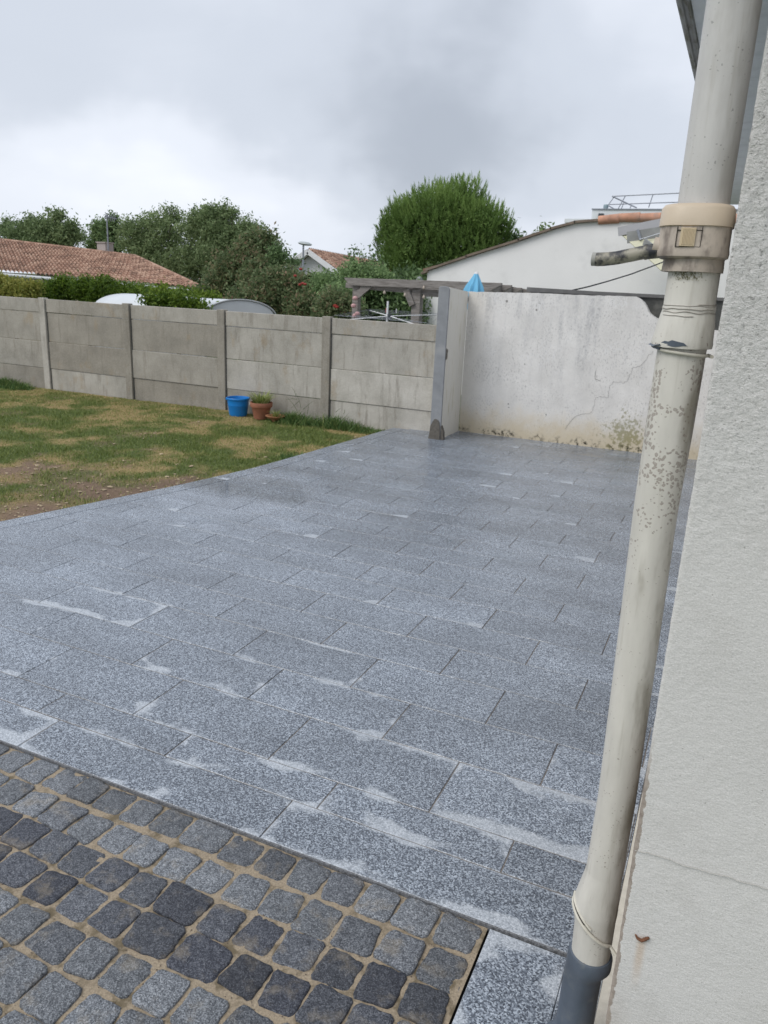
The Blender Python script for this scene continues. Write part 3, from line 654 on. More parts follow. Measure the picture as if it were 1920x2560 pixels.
# ------------------------------------------------------------------ near house (right)
HX, HY = -.0395, 1.65
def roughface():
    """the facing wall and its return, one displaced skin"""
    nu, nv = 250, 560; us = np.concatenate([np.linspace(0, .06, 26), np.linspace(.065, 1.2, 190), np.linspace(1.25, 4, 34)]); vs = np.concatenate([np.linspace(-.15, 2.9, 520), np.linspace(2.92, 3.467, 40)])
    co = []; 
    for v in vs:
        for u in us:
            hi = min(1, max(0, (v-1.5)/.7)); co.append((u, v, mnoise.noise(Vector((u*55, v*55, 1)))*.0016*(.35+hi)+mnoise.noise(Vector((u*120, v*120, 5)))*.0009*(.4+hi)+mnoise.noise(Vector((u*6, v*6, 9)))*.0014))
    co = np.array(co).reshape(len(vs), len(us), 3)
    ed = np.array([mnoise.noise(Vector((3, v*40, 2)))*.0012+mnoise.noise(Vector((7, v*11, 2)))*.0012 for v in vs])
    x = HX+co[..., 0]+ed[:, None]*np.exp(-co[..., 0]/.02); y = HY-co[..., 2]+.004*np.exp(-co[..., 0]/.003); z = co[..., 1]
    ny_ = len(vs); nx_ = len(us); P_ = np.stack([x, y, z], -1).reshape(-1, 3)
    # return along the terrace
    back = np.linspace(.004, 11.4, 60); B = np.stack([np.repeat((HX+ed*1.0)[:, None], 60, 1)-.0, HY+.004+np.repeat(back[None], ny_, 0), np.repeat(vs[:, None], 60, 1)], -1).reshape(-1, 3)
    i1 = np.arange(nx_*ny_).reshape(ny_, nx_); i2 = np.arange(60*ny_).reshape(ny_, 60)+nx_*ny_
    i2 = np.concatenate([i1[:, :1], i2], 1)
    F = [np.stack([i[:-1, :-1], i[:-1, 1:], i[1:, 1:], i[1:, :-1]], -1).reshape(-1, 4) for i in (i1, i2[:, ::-1])]
    return np.concatenate([P_, B]), np.concatenate(F)
house = empty('house', (1.2, 5, 0), 'grey-white roughcast house corner filling the right edge, with a drainpipe', 'house')
co, F = roughface()
w = fast('wall', co, F, RENDER, house); w.data.polygons.foreach_set('use_smooth', [True]*len(w.data.polygons))
g = G(); g.box((-.078, 1.66, -.03), (HX-.003, 13.0, .004)); g.build('plinth', simple('pale_mortar', (.60, .57, .50), .9, 30, .12, bumpd=.003), house)
g = G(); g.box((-.452, 1.2, 3.467), (3.9, 13.1, 3.49)); g.build('soffit', SOFF, house)
gt = empty('gutter', (0, 0, 0), None, None); gt.parent = house; gt.location = (-1.68, 0, 3.45)
bpy.data.objects.remove(gt)
g = G()
prof = [(-.452, 3.468), (-.456, 3.452), (-.466, 3.452), (-.470, 3.459), (-.484, 3.459), (-.490, 3.450), (-.508, 3.455), (-.522, 3.475), (-.526, 3.56), (-.540, 3.56), (-.540, 3.575), (-.520, 3.575), (-.452, 3.575)]
g.prism(prof, 1.2, 13.1); g.build('gutter', GUT, house)
g = G(); g.add([(-.56, 1.15, 3.60), (-.56, 13.15, 3.60), (1.9, 13.15, 4.35), (1.9, 1.15, 4.35), (-.56, 1.15, 3.66), (-.56, 13.15, 3.66), (1.9, 13.15, 4.41), (1.9, 1.15, 4.41), (4.3, 13.15, 3.66), (4.3, 1.15, 3.66), (4.3, 13.15, 3.60), (4.3, 1.15, 3.60)],
           [(0, 1, 2, 3), (4, 7, 6, 5), (7, 9, 8, 6), (3, 2, 10, 11), (0, 4, 5, 1), (8, 9, 11, 10), (0, 3, 7, 4), (3, 11, 9, 7), (1, 5, 6, 2), (2, 6, 8, 10)]); g.build('roof', TILE, house)
# hairline crack and the stub of rusted iron
def ribbon(pts, w, y, thick=.002):
    g = G()
    for i in range(len(pts)-1):
        a = Vector((pts[i][0], 0, pts[i][1])); b = Vector((pts[i+1][0], 0, pts[i+1][1])); d = (b-a).normalized(); n_ = Vector((-d.z, 0, d.x))*w*random.uniform(.35, .65)
        vs = [a-n_, b-n_, b+n_, a+n_]
        g.add([(v.x, y, v.z) for v in vs]+[(v.x, y+thick, v.z) for v in vs], [(0, 1, 2, 3), (4, 7, 6, 5), (0, 4, 5, 1), (2, 6, 7, 3), (1, 5, 6, 2), (3, 7, 4, 0)])
    return g
def wiggle(pts, n, amp, seed=0):
    out = []; random_ = random.Random(seed)
    for i in range(len(pts)-1):
        for k in range(n):
            t = k/n; out.append((pts[i][0]*(1-t)+pts[i+1][0]*t+random_.uniform(-amp, amp), pts[i][1]*(1-t)+pts[i+1][1]*t+random_.uniform(-amp, amp)))
    out.append(pts[-1]); return out
def P2(z0, s, L, Y): return [(lambda v: (v.x, v.z))(at(z0[0]+a*s, z0[1]+b*s, Y)) for a, b in L]
cr = P2((1500, 1900), .2532, [(345, 900), (500, 930), (680, 985), (820, 1045), (1000, 1095), (1130, 1130), (1270, 1160), (1370, 1205), (1500, 1230), (1650, 1280), (2300, 1440)], 1.645)
CRK = simple('crack_dark', (.47, .455, .43), .9)
ribbon(wiggle(cr, 4, .0010, 3), .0005, 1.6455).build('crack', CRK, house)
g = G(); a = at(1500+350*.2532, 1900+1725*.2532, 1.645); b = at(1500+482*.2532, 1900+1755*.2532, 1.645); c = at(1500+410*.2532, 1900+1785*.2532, 1.645)
g.tube([a, a*.45+c*.55+Vector((-.003, 0, -.002)), c, c*.45+b*.55, b], [.002, .0035, .004, .0045, .003], 8); g.build('iron_stub', RUST, house, True)

# ------------------------------------------------------------------ downpipe
PY = 1.80
pipe = empty('downpipe', (-.11, PY, 0), 'old beige painted drainpipe with a plastic rain collector, mounted at the house corner', 'drainpipe')
def circ(c, prof, name, m, parent=pipe, n=48, pw=2.0, sx=1, sy=1):
    g = G(); g.lathe(c, prof, n, pw=pw, sx=sx, sy=sy); return g.build(name, m, parent, True)
circ((-.1095, PY, 0), [(.0500, 2.26), (.0500, 3.30), (.046, 3.30), (.046, 2.26)], 'upper_pipe', UPIPE)
g = G(); g.tube([(-.1095, PY, 3.29), (-.115, PY, 3.36), (-.22, PY, 3.42), (-.38, PY, 3.45), (-.46, PY, 3.47)], .049, 24); g.build('offset_bend', UPIPE, pipe, True)
# rain collector: soft-cornered box with a clean lid band, grimy drum, window, lever, skirt
cc = (-.1165, PY, 0)
circ(cc, [(.050, 2.3120), (.058, 2.3140), (.066, 2.3120), (.0712, 2.3050), (.0722, 2.2715), (.069, 2.2700), (.05, 2.27)], 'collector_lid', BEIGE, pw=2.7, sy=1.0)
rc = circ(cc, [(.066, 2.2705), (.0690, 2.2705), (.0695, 2.232), (.0712, 2.222), (.0700, 2.213), (.062, 2.209), (.05, 2.208)], 'collector_drum', BEIGED, pw=2.7)
circ((-.112, PY, 0), [(.0600, 2.2095), (.0603, 2.197), (.0607, 2.194), (.0607, 2.184), (.054, 2.1835)], 'collector_skirt', BEIGED)
FYc = PY-.0693
g = G(); g.box((-.1475, FYc-.0004, 2.2305), (-.1465, FYc+.012, 2.269)); g.box((-.1005, FYc-.0004, 2.2305), (-.0993, FYc+.012, 2.269)); g.box((-.1465, FYc-.0004, 2.2300), (-.1005, FYc+.012, 2.2312)); g.box((-.1465, FYc-.0004, 2.2615), (-.1005, FYc+.012, 2.2627)); g.build('window_groove', DARKGAP, rc)
g = G(); g.box((-.1395, FYc-.0045, 2.2315), (-.1110, FYc+.01, 2.2665))
for i in range(9): xx = -.1355+i*.0026; g.box((xx, FYc-.0058, 2.234), (xx+.0013, FYc-.004, 2.2655))
g.build('lever', simple('cream_plastic', (.60, .49, .33), .4), pipe, bev=.0006)
# lower pipe, necked, swelling to a socket over the clamp
circ((-.1075, PY, 0), [(.0512, 2.20), (.0516, 2.15), (.0520, 2.112), (.0528, 2.108)], 'neck_pipe', LPIPE)
def ring_at(cx, r, z): return [(cx+math.cos(2*math.pi*j/48)*r, PY+math.sin(2*math.pi*j/48)*r, z) for j in range(48)]
def swept(name, rings, m, parent=pipe, wob=0.0):
    g = G(); n = 48
    for cx, r, z in rings:
        ww = mnoise.noise(Vector((z*90, 1, 2)))*wob
        g.v += [(x, y, zz_+mnoise.noise(Vector((x*40, y*40, z)))*wob) for x, y, zz_ in ring_at(cx+ww, r, z)]
    for i in range(len(rings)-1):
        for j in range(n): j2 = (j+1) % n; g.f.append((i*n+j, i*n+j2, (i+1)*n+j2, (i+1)*n+j))
    return g.build(name, m, parent, True)
swept('swollen_joint', [(-.1072, .0526, 2.118), (-.1070, .0538, 2.112), (-.1070, .0532, 2.106), (-.1076, .0548, 2.098), (-.1092, .0585, 2.075), (-.1105, .0612, 2.050), (-.1112, .0628, 2.038), (-.1115, .0622, 2.031), (-.1100, .054, 2.030)], LPIPE, wob=.0012)
# wrinkles of old sealant around the neck
g = G()
for zc, a0, a1, rr, sd in ((2.1165, -2.9, -.2, .0532, 1), (2.110, -3.0, -.4, .0542, 2), (2.1035, -2.7, -.1, .0546, 3), (2.120, -1.2, .1, .0528, 4), (2.096, -2.6, -1.3, .0560, 5)):
    pts = []
    for t in np.linspace(a0, a1, 22): pts.append((-.1072+math.cos(t)*rr, PY+math.sin(t)*rr, zc+mnoise.noise(Vector((t*2.2, sd, 0)))*.0035))
    g.tube(pts, [.0003]+[.0008]*20+[.0003], 5)
g.build('sealant_wrinkle', simple('dirty_sealant', (.30, .275, .245), .8), pipe, True)
PIPE_L = [(2.034, -.1090, .0500), (1.85, -.1105, .0500), (1.67, -.1135, .0480), (1.30, -.1080, .0473), (.90, -.1025, .0466), (.66, -.1060, .0468)]
swept('lower_pipe', [(float(np.interp(z, [p[0] for p in PIPE_L][::-1], [p[1] for p in PIPE_L][::-1])), float(np.interp(z, [p[0] for p in PIPE_L][::-1], [p[2] for p in PIPE_L][::-1])), z) for z in np.linspace(2.034, .66, 30)], LPIPE)
swept('flared_end', [(-.1058, .0472, .672), (-.1070, .0482, .655), (-.1125, .0545, .598), (-.1150, .0585, .560), (-.1155, .0588, .545), (-.1130, .0550, .52), (-.1105, .0525, .49), (-.1095, .0515, .402), (-.1095, .0480, .400)], LPIPE)
# clamps
def hoop(name, z0, tiltx, r, m, parent=pipe, a0=-3.35, a1=.15, cx=-.1095, th=.0032, ear=None, dips=None):
    g = G(); pts = []
    for t in np.linspace(a0, a1, 30):
        pts.append((cx+math.cos(t)*r, PY+math.sin(t)*r, z0+tiltx*math.cos(t)))
    if ear: pts.append(ear)
    g.tube(pts, [th*(1+.18*mnoise.noise(Vector((i*.9, 3, 1)))) for i in range(len(pts))], 10); return g.build(name, m, parent, True)
hoop('clamp', 2.0215, -.0045, .0545, IVORY, a0=-2.35, ear=(-.046, PY-.02, 2.016), cx=-.1095, th=.0037)
hoop('clamp_end', 2.0245, -.0060, .0575, GPVC, a0=-3.15, a1=-2.32, cx=-.1105, th=.0042)
g = G(); g.add([(-.172, PY-.012, 2.0345), (-.150, PY-.052, 2.0335), (-.150, PY-.052, 2.037), (-.168, PY-.012, 2.039), (-.178, PY-.016, 2.033), (-.166, PY-.04, 2.031)], [(0, 1, 2, 3), (0, 4, 5, 1), (4, 0, 3), (5, 4, 3, 2)]); g.build('torn_lip', GPVC, pipe)
g = G(); ps = [(-.1095+math.cos(t)*.0635, PY+math.sin(t)*.0635, z) for t, z in zip(np.linspace(-2.35, -1.35, 9), (2.037, 2.041, 2.0445, 2.0435, 2.047, 2.0455, 2.0440, 2.0430, 2.037))]
lo_ = [(x, y, 2.0355+.002*math.sin(i)) for i, (x, y, z) in enumerate(ps)]; k = len(ps); g.add(ps+lo_, [(i, i+1, k+i+1, k+i) for i in range(k-1)]); 
o = g.build('bared_patch', GPVC, pipe); sm = o.modifiers.new('s', 'SOLIDIFY'); sm.thickness = .001
hoop('lower_clamp', .5080, -.046, .0600, IVORY, a0=-3.4, a1=-.55, cx=-.1130, th=.0048, ear=(-.044, PY-.040, .455))
hoop('lower_clamp_strap', .5220, -.050, .0600, IVORY, a0=-3.2, a1=-1.6, cx=-.1125, th=.0032)
hoop('clamp_shadow_gap', .5150, -.048, .0592, DARKGAP, a0=-3.2, a1=-1.9, cx=-.1125, th=.0028)  # black hoop painted in as the shadow between the two straps
# overflow spout
sp_ = [at(1300+a*.2411, 440+b*.2411, PY-.02) for a, b in ((1470, 772), (1430, 775), (1310, 788), (1290, 790), (1150, 820), (1000, 850), (880, 862), (800, 865), (775, 863))]
g = G(); g.tube(sp_, [.0150, .0152, .0152, .0140, .0140, .0138, .0142, .0142, .0136], 20, caps=False); g.tube([sp_[2]+Vector((.004, 0, 0)), sp_[2], sp_[3]], [.0148, .0160, .0156], 20)
hs = g.build('spout', HOSE, pipe, True)
g = G(); g.tube([at(1300+790*.2411, 440+864*.2411, PY-.02), at(1300+748*.2411, 440+862*.2411, PY-.02)], .0139, 20); g.build('end_cap', simple('grey_cap', (.34, .34, .32), .6, 60, .3), hs, True)
g = G(); g.tube([(-.175, PY-.02, 2.232), (-.193, PY-.02, 2.234)], .0175, 20); g.build('spout_collar', BEIGED, pipe, True)
# grey socket at the foot
swept('foot_socket', [(-.1100, .0500, .402), (-.1100, .0560, .400), (-.1095, .0595, .392), (-.1100, .0600, .372), (-.1105, .0600, .362), (-.1180, .0530, .340), (-.1210, .0510, .325), (-.1230, .0510, .25), (-.1240, .0510, .17), (-.1250, .0520, .12)], GPVC)
g = G(); g.tube([(-.1250, PY, .13), (-.1300, PY-.004, .09), (-.150, PY-.012, .06), (-.172, PY-.03, .035), (-.19, PY-.05, .0)], [.051, .056, .060, .060, .060], 32); g.build('foot_bend', GPVC, pipe, True)
g = G(); g.tube([(-.205, PY-.03, .105), (-.212, PY-.03, .085), (-.214, PY-.03, .04), (-.206, PY-.03, -.01)], [.016, .019, .019, .018], 14); g.build('foot_knob', GPVC, pipe, True)
# moss tuft under the collector skirt
n = 130; a = -1.75+.5*RNG.normal(size=n)*.55; r = .0520+.003*RNG.random(n)
g_ = blades('moss', -.1075+np.cos(a)*r, PY+np.sin(a)*r, 2.166+.016*RNG.random(n), .003+.006*RNG.random(n), np.full(n, .0012), RNG.random(n), leaf_mat('dry_moss', (.10, .10, .045), (.22, .21, .10), (.36, .33, .2)), pipe, lean=.9)

# ------------------------------------------------------------------ concrete panel fence
FY = 10.93
fence = empty('panel_fence', (-9, FY, -.1), 'grey precast concrete fence of stacked planks between slim posts', 'fence')
posts = [-15.94, -13.93, -11.93, -9.92, -7.895, -5.90]
lev = [-.20, .305, .807, 1.342, 1.588]
xs = posts+[-3.82]
for i, px_ in enumerate(posts):
    g = G(); g.box((px_-.075, FY-.055, -.2), (px_+.068, FY+.06, 1.605)); g.build('post', CONC, fence, bev=.006)
    g = G(); g.box((px_+.0685, FY-.020, -.2), (px_+.082, FY+.02, 1.58)); g.build('joint', DARKC, fence)
for i in range(len(xs)-1):
    for j in range(4):
        a = xs[i]+(.083 if i < 6 else 0); b = xs[i+1]-(.078 if i+1 < len(posts) else 0)
        dy = random.uniform(-.006, .006)+(-.004 if j % 2 else .004); t = random.uniform(-.004, .004)
        g = G(); g.add([(a, FY-.018+dy, lev[j]+.004+t), (b, FY-.018+dy, lev[j]+.004-t), (b, FY+.025+dy, lev[j]+.004-t), (a, FY+.025+dy, lev[j]+.004+t),
                        (a, FY-.018+dy, lev[j+1]-.003+t), (b, FY-.018+dy, lev[j+1]-.003-t), (b, FY+.025+dy, lev[j+1]-.003-t), (a, FY+.025+dy, lev[j+1]-.003+t)],
                       [(0, 3, 2, 1), (4, 5, 6, 7), (0, 1, 5, 4), (1, 2, 6, 5), (2, 3, 7, 6), (3, 0, 4, 7)])
        g.build('plank', CONC, fence, bev=.007)

# ------------------------------------------------------------------ white garden wall with its return and cement end
wall = empty('garden_wall', (-2, 11.24, 0), 'mildewed white garden wall with a crumbled top corner and a short return', 'wall')
top = [(-3.73, 2.076), (-3.3, 2.086), (-2.854, 2.098), (-2.5, 2.101), (-2.177, 2.100), (-1.8, 2.108), (-1.386, 2.115), (-1.34, 2.104), (-1.299, 2.084), (-1.25, 2.045), (-1.215, 2.005), (-1.185, 1.955), (-1.151, 1.904), (-1.10, 1.868), (-1.039, 1.838), (-.95, 1.80), (-.80, 1.76), (-.043, 1.72)]
tw = []
for i in range(len(top)-1):
    for t in np.linspace(0, 1, 6, endpoint=False): tw.append((top[i][0]*(1-t)+top[i+1][0]*t, top[i][1]*(1-t)+top[i+1][1]*t+random.uniform(-.0035, .0035)))
tw.append(top[-1])
g = G(); g.prism([(-.043, -.1), (-3.73, -.1)]+tw, 11.24, 11.40); g.build('masonry', PWALL, wall)
g = G(); g.add([(-3.735, 10.43, -.05), (-3.735, 11.238, -.05), (-3.735, 11.238, 2.076), (-3.735, 10.43, 2.126), (-3.88, 10.43, -.05), (-3.88, 11.238, -.05), (-3.88, 11.238, 2.076), (-3.88, 10.43, 2.126)],
               [(0, 1, 2, 3), (4, 7, 6, 5), (0, 3, 7, 4), (1, 5, 6, 2), (3, 2, 6, 7)]); g.build('return_wall', simple('cream_return', (.76, .735, .67), .85, 4, .06, stretch=(3, 3, .6), two=(.55, .51, .38), tscale=4, tlo=.5, thi=.8, bumpd=.003), wall)
def jagged(pts, amp, n, seed):
    r = random.Random(seed); o = []
    for i in range(len(pts)):
        a = pts[i]; b = pts[(i+1) % len(pts)]
        for k in range(n): t = k/n; o.append((a[0]*(1-t)+b[0]*t+r.uniform(-amp, amp), a[1]*(1-t)+b[1]*t+r.uniform(-amp, amp)))
    return o
g = G(); g.prism([(-3.893, -.03), (-3.728, -.03), (-3.728, 1.25), (-3.732, 1.3), (-3.728, 2.10), (-3.745, 2.125), (-3.80, 2.138), (-3.86, 2.135), (-3.889, 2.118)], 10.395, 10.428); g.build('cement_end', CEM, wall, bev=.006)
g = G(); g.prism(jagged([(-3.906, -.02), (-3.735, -.02), (-3.735, .20), (-3.775, .285), (-3.83, .295), (-3.885, .19)], .006, 3, 4), 10.378, 10.40); g.prism(jagged([(-3.735, -.02), (-3.675, -.02), (-3.69, .10), (-3.725, .20), (-3.735, .2)], .004, 2, 5), 10.40, 10.47); g.build('broken_foot', CEMD, wall)
g = G(); g.prism(jagged([(-3.7245, 1.14), (-3.712, 1.16), (-3.708, 1.27), (-3.7245, 1.30)], .004, 3, 6), 10.405, 10.44); g.build('chipped_edge', CEMD, wall)
ck = P2((1040, 400), .3978, [(1495, 1205), (1465, 1225), (1440, 1270), (1400, 1298), (1360, 1310), (1330, 1390), (1300, 1400), (1240, 1393), (1215, 1430), (1205, 1490), (1130, 1490), (1118, 1545), (1100, 1590), (1040, 1598), (990, 1620), (965, 1650), (935, 1690)], 11.235)
CRK2 = simple('wall_crack_dark', (.30, .295, .28), .9)
ribbon(wiggle(ck, 6, .010, 8), .0022, 11.2365).build('crack', CRK2, wall)
ck = P2((1040, 400), .3978, [(1132, 1318), (1124, 1375), (1160, 1388)], 11.235); ribbon(wiggle(ck, 3, .005, 9), .007, 11.2365).build('crack', CRK2, wall)
ck = P2((1040, 400), .3978, [(318, 860), (330, 858), (322, 905), (316, 960)], 11.235)
ribbon(wiggle(ck, 2, .006, 9), .012, 11.236).build('mark', CRK2, wall)
g = G()
for a, b, r in ((570, 887, .018), (757, 942, .014), (683, 1283, .010), (580, 1533, .012), (583, 1555, .010), (817, 1600, .01)):
    p = at(1040+a*.3978, 400+b*.3978, 11.236); g.tube([p, p+Vector((0, .006, 0))], r, 7)
g.build('pit_mark', CRK2, wall)
# darker wall behind the crumbled corner
bw = empty('concrete_wall', (-1.5, 11.6, 0), 'dark stained concrete wall with a thin grey coping behind the white wall', 'wall')
g = G(); g.box((-2.9, 11.60, -.1), (.2, 11.72, 2.112)); g.build('masonry', DARKC, bw)
g = G(); g.prism([(-2.95, 2.150), (-2.95, 2.178), (-1.9, 2.160), (.2, 2.150), (.2, 2.112), (-2.95, 2.112)], 11.56, 11.76); g.build('coping', simple('coping_grey', (.15, .15, .15), .9, 9, .2), bw)

# ------------------------------------------------------------------ bucket, pots
def P3(z0, s, a, b, Y): return at(z0[0]+a*s, z0[1]+b*s, Y)
bx = -7.37; by_ = 10.60; gz0 = float(lawn_z(np.array([bx]), np.array([by_]))[0])+.005
bk_ = empty('bucket', (bx, by_, gz0), 'bright blue plastic bucket on the grass against the fence', 'bucket')
g = G(); g.lathe((bx, by_, gz0), [(.0, 0.0), (.138, 0), (.142, .012), (.150, .04), (.166, .165), (.1685, .170), (.1685, .182), (.168, .186), (.178, .262), (.178, .262), (.186, .264), (.191, .272), (.191, .292), (.186, .298), (.176, .296), (.170, .26), (.135, .02), (.0, .02)], 40); g.build('body', BLUEP, bk_, True)
for t in (-2.3, .9): g = G(); g.box((bx+math.cos(t)*.19-.012, by_+math.sin(t)*.19-.012, gz0+.262), (bx+math.cos(t)*.19+.012, by_+math.sin(t)*.19+.012, gz0+.300)); g.build('handle_lug', BLUEP, bk_, bev=.003)
px0, py0 = -6.905, 10.58; pz0 = gz0+.0
pt = empty('flower_pot', (px0, py0, pz0), 'terracotta pot with a spiky yellow-green plant, right of the blue bucket', 'plant pot')
g = G(); g.lathe((px0, py0, pz0), [(0, 0), (.118, 0), (.122, .01), (.155, .185), (.158, .188), (.176, .192), (.181, .200), (.184, .262), (.180, .268), (.168, .268), (.160, .235), (0, .230)], 40); g.build('pot', TERRA, pt, True)
g = G(); g.box((px0-.176, py0-.10, pz0+.225), (px0-.145, py0-.092, pz0+.252), rot=Matrix.Rotation(-.95, 3, 'Z')); g.build('price_tag', WHITEP, pt)
def tuft(name, cx, cy, z, rad, n, hmin, hmax, w, m, parent, lean=1.0, seed=1, rise=1.0):
    """arching strap leaves"""
    rg = np.random.default_rng(seed); V = []; Fs = []; tn = []; q = 0
    for i in range(n):
        a = rg.random()*2*np.pi; r0 = rad*rg.random()**.6; L = hmin+(hmax-hmin)*rg.random(); ln = lean*(.25+.9*rg.random()); wd = w*(.6+.8*rg.random()); t_ = rg.random()
        bx_, by2 = cx+np.cos(a)*r0, cy+np.sin(a)*r0; pd = (-np.sin(a), np.cos(a)); a2 = a+rg.normal()*.5
        for k in range(5):
            s = k/4; out = ln*L*s*s*.9+.15*L*s; zz_ = z+rise*L*(s-.42*ln*s*s); ww = wd*(1-s)**.6*.5
            V += [(bx_+np.cos(a2)*out-pd[0]*ww, by2+np.sin(a2)*out-pd[1]*ww, zz_), (bx_+np.cos(a2)*out+pd[0]*ww, by2+np.sin(a2)*out+pd[1]*ww, zz_)]
        for k in range(4): Fs.append((q+2*k, q+2*k+1, q+2*k+3, q+2*k+2)); tn.append(t_)
        q += 10
    return fast(name, V, Fs, m, parent, attr={'tint': ('FACE', 'FLOAT', tn)})
tuft('foliage', px0, py0, pz0+.235, .13, 330, .12, .27, .013, L_POT, pt, .9, 3)
tx, ty, tz = -6.60, 10.52, gz0+.075
tr = empty('plant_tray', (tx, ty, gz0), 'shallow orange-brown saucer with a small pale tuft, between the terracotta pot and weeds', 'plant saucer')
g = G(); g.lathe((tx, ty, gz0), [(0, .04), (.10, .04), (.13, .05), (.152, .082), (.160, .085), (.158, .092), (.148, .090), (.12, .062), (0, .058)], 32); g.lathe((tx, ty, gz0), [(.07, 0), (.08, .041)], 20); g.build('saucer', TERRL, tr, True)
tuft('foliage', tx+.01, ty, tz-.015, .05, 60, .08, .18, .011, L_POT, tr, .9, 5)
def weeds(name, label, cx, cy, rx, ry, n, h, seed, cat='weeds'):
    rg = np.random.default_rng(seed); e = empty(name, (cx, cy, float(lawn_z(np.array([cx]), np.array([cy]))[0])), label, cat, None)
    a = rg.random(n)*2*np.pi; r = rg.random(n)**.7; x = cx+np.cos(a)*r*rx; y = np.minimum(cy+np.sin(a)*r*ry, FY-.03)
    hh = h*(.3+.7*rg.random(n)**1.5)*(1-.5*r)
    blades('foliage', x, y, lawn_z(x, y)-.01, hh, .007+.010*rg.random(n), np.clip(rg.normal(.42, .22, n), 0, 1), L_WEED, e, .9, rg); return e
weeds('weed_clump', 'dark green weed clump at the fence foot just right of the terracotta pot', -6.35, 10.62, .44, .24, 1500, .27, 11)
w2 = weeds('weed_clump', 'tall thin weeds in front of the last fence post before the white wall', -5.62, 10.70, .60, .20, 1000, .30, 12)
STM = simple('weed_stem', (.085, .115, .05), .8)
for (a, b, c_, d_) in ((800, 260, 700, 130), (840, 240, 790, 90), (860, 250, 960, 170), (820, 170, 740, 240), (1180, 280, 1230, 240), (790, 120, 745, 30), (800, 150, 690, 155), (900, 300, 910, 190), (1260, 300, 1270, 250)):
    p, q = at(540+a*.2532, 960+b*.2532, 10.75), at(540+c_*.2532, 960+d_*.2532, 10.80); g = G(); g.tube([p, (p+q)/2+Vector((.01, 0, .012)), q], [.004, .003, .0015], 5); g.build('stem', STM, w2, True)
weeds('weed_clump', 'low green tuft by the fence foot at the far left edge', -12.75, 10.55, .75, .33, 2200, .26, 13)
weeds('weed_clump', 'green weeds against the fence foot where the lawn tapers to the paving', -5.02, 10.66, .36, .22, 600, .14, 14)
weeds('weed_clump', 'bright green weed tuft overhanging the paving edge near the far corner', -5.02, 8.30, .20, .42, 700, .10, 15)

# ------------------------------------------------------------------ pergola
pg = empty('pergola', (-5, 13.5, -.15), 'weathered grey timber pergola beyond the fence, left of the white wall', 'pergola')
raf = [(12.6, 2.228, -3.63), (13.3, 2.205, -3.655), (14.0, 2.172, -3.665), (14.7, 2.145, -3.67), (15.4, 2.130, -3.68)]
for k, (yy_, zt, xe) in enumerate(raf):
    xl = -6.485-.0*k; zl = zt-.022
    g = G(); g.prism([(xl, zl), (xl+.03, zl-.045), (xl+.12, zl-.125), (xe-.17, zt-.132), (xe-.03, zt-.05), (xe, zt-.04), (xe, zt)], yy_-.03, yy_+.03); g.build('rafter', WOOD, pg, bev=.004)
g = G(); a = at(924, 714, 12.75); b = at(1100, 733, 12.75); g.bar((a.x-.45, 12.74, a.z-.01), (b.x+1.0, 12.74, b.z-.03), .07, .09); g.build('beam', WOOD, pg)
for bx_, w_ in ((-6.30, .115), (-5.14, .155)):
    g = G(); g.box((bx_-w_/2, 12.66, -.2), (bx_+w_/2, 12.66+w_, 2.09)); g.build('post', WOOD, pg, bev=.006)
g = G(); g.box((-4.98, 13.9, -.2), (-4.90, 13.98, 2.06)); g.build('post', WOOD, pg)
g = G(); g.bar((-6.27, 12.63, 1.90), (-6.00, 12.63, 2.11), .05, .12); g.build('brace', WOOD, pg)
g = G(); g.bar((-5.19, 12.64, 1.80), (-5.32, 12.64, 2.05), .05, .10); g.build('brace', WOOD, pg)
g = G(); g.bar((-5.35, 12.70, 2.02), (-5.35, 15.6, 1.98), .07, .13); g.build('beam', WOOD, pg)
g = G(); g.bar((-3.86, 12.64, 2.155), (-3.86, 15.6, 2.07), .07, .13); g.build('beam', WOOD, pg)
SLM = simple('bulb_glass', (.42, .36, .30), .3)
for a, b in ((720, 1075), (720, 1160), (95, 1175), (100, 1330), (365, 1120), (550, 1140)):
    p = P3((860, 420), .2773, a, b, 12.55); g = G(); g.lathe((p.x, p.y, p.z), [(0, -.035), (.018, -.03), (.026, -.012), (.020, .008), (.008, .02), (.008, .035)], 10); g.build('string_light', SLM, pg, True)

# parasol
p = P3((860, 420), .2773, 1195, 940, 12.0); pr = empty('parasol', (p.x, 12, -.16), 'closed light blue parasol with a white tip behind the white wall', 'parasol')
V = []; Fs = []; n = 40; zs = [(0, .028), (-.04, .045), (-.12, .085), (-.20, .120), (-.29, .150), (-.40, .160), (-.55, .14)]
for i, (dz, r) in enumerate(zs):
    for j in range(n):
        t = 2*math.pi*j/n; q = 1+.20*min(1, i/3)*math.cos(8*t+.35*i)+.10*min(1, i/3)*math.cos(3*t+1+i*.2); V.append((p.x-.02*i*.2+math.cos(t)*r*q, 12+math.sin(t)*r*q, p.z-.012+dz))
for i in range(len(zs)-1):
    for j in range(n): Fs.append((i*n+j, i*n+(j+1) % n, (i+1)*n+(j+1) % n, (i+1)*n+j))
g = G(); g.add(V, Fs); g.build('canopy', PARA, pr, True)
g = G(); g.lathe((p.x, 12, p.z-.02), [(.034, -.012), (.033, .012), (.026, .022), (0, .026)], 20); g.build('tip', WHITEP, pr, True)
g = G(); g.tube([(p.x, 12, p.z-.03), (p.x, 12, -.2)], .02, 10); g.build('pole', WHITEP, pr, True)

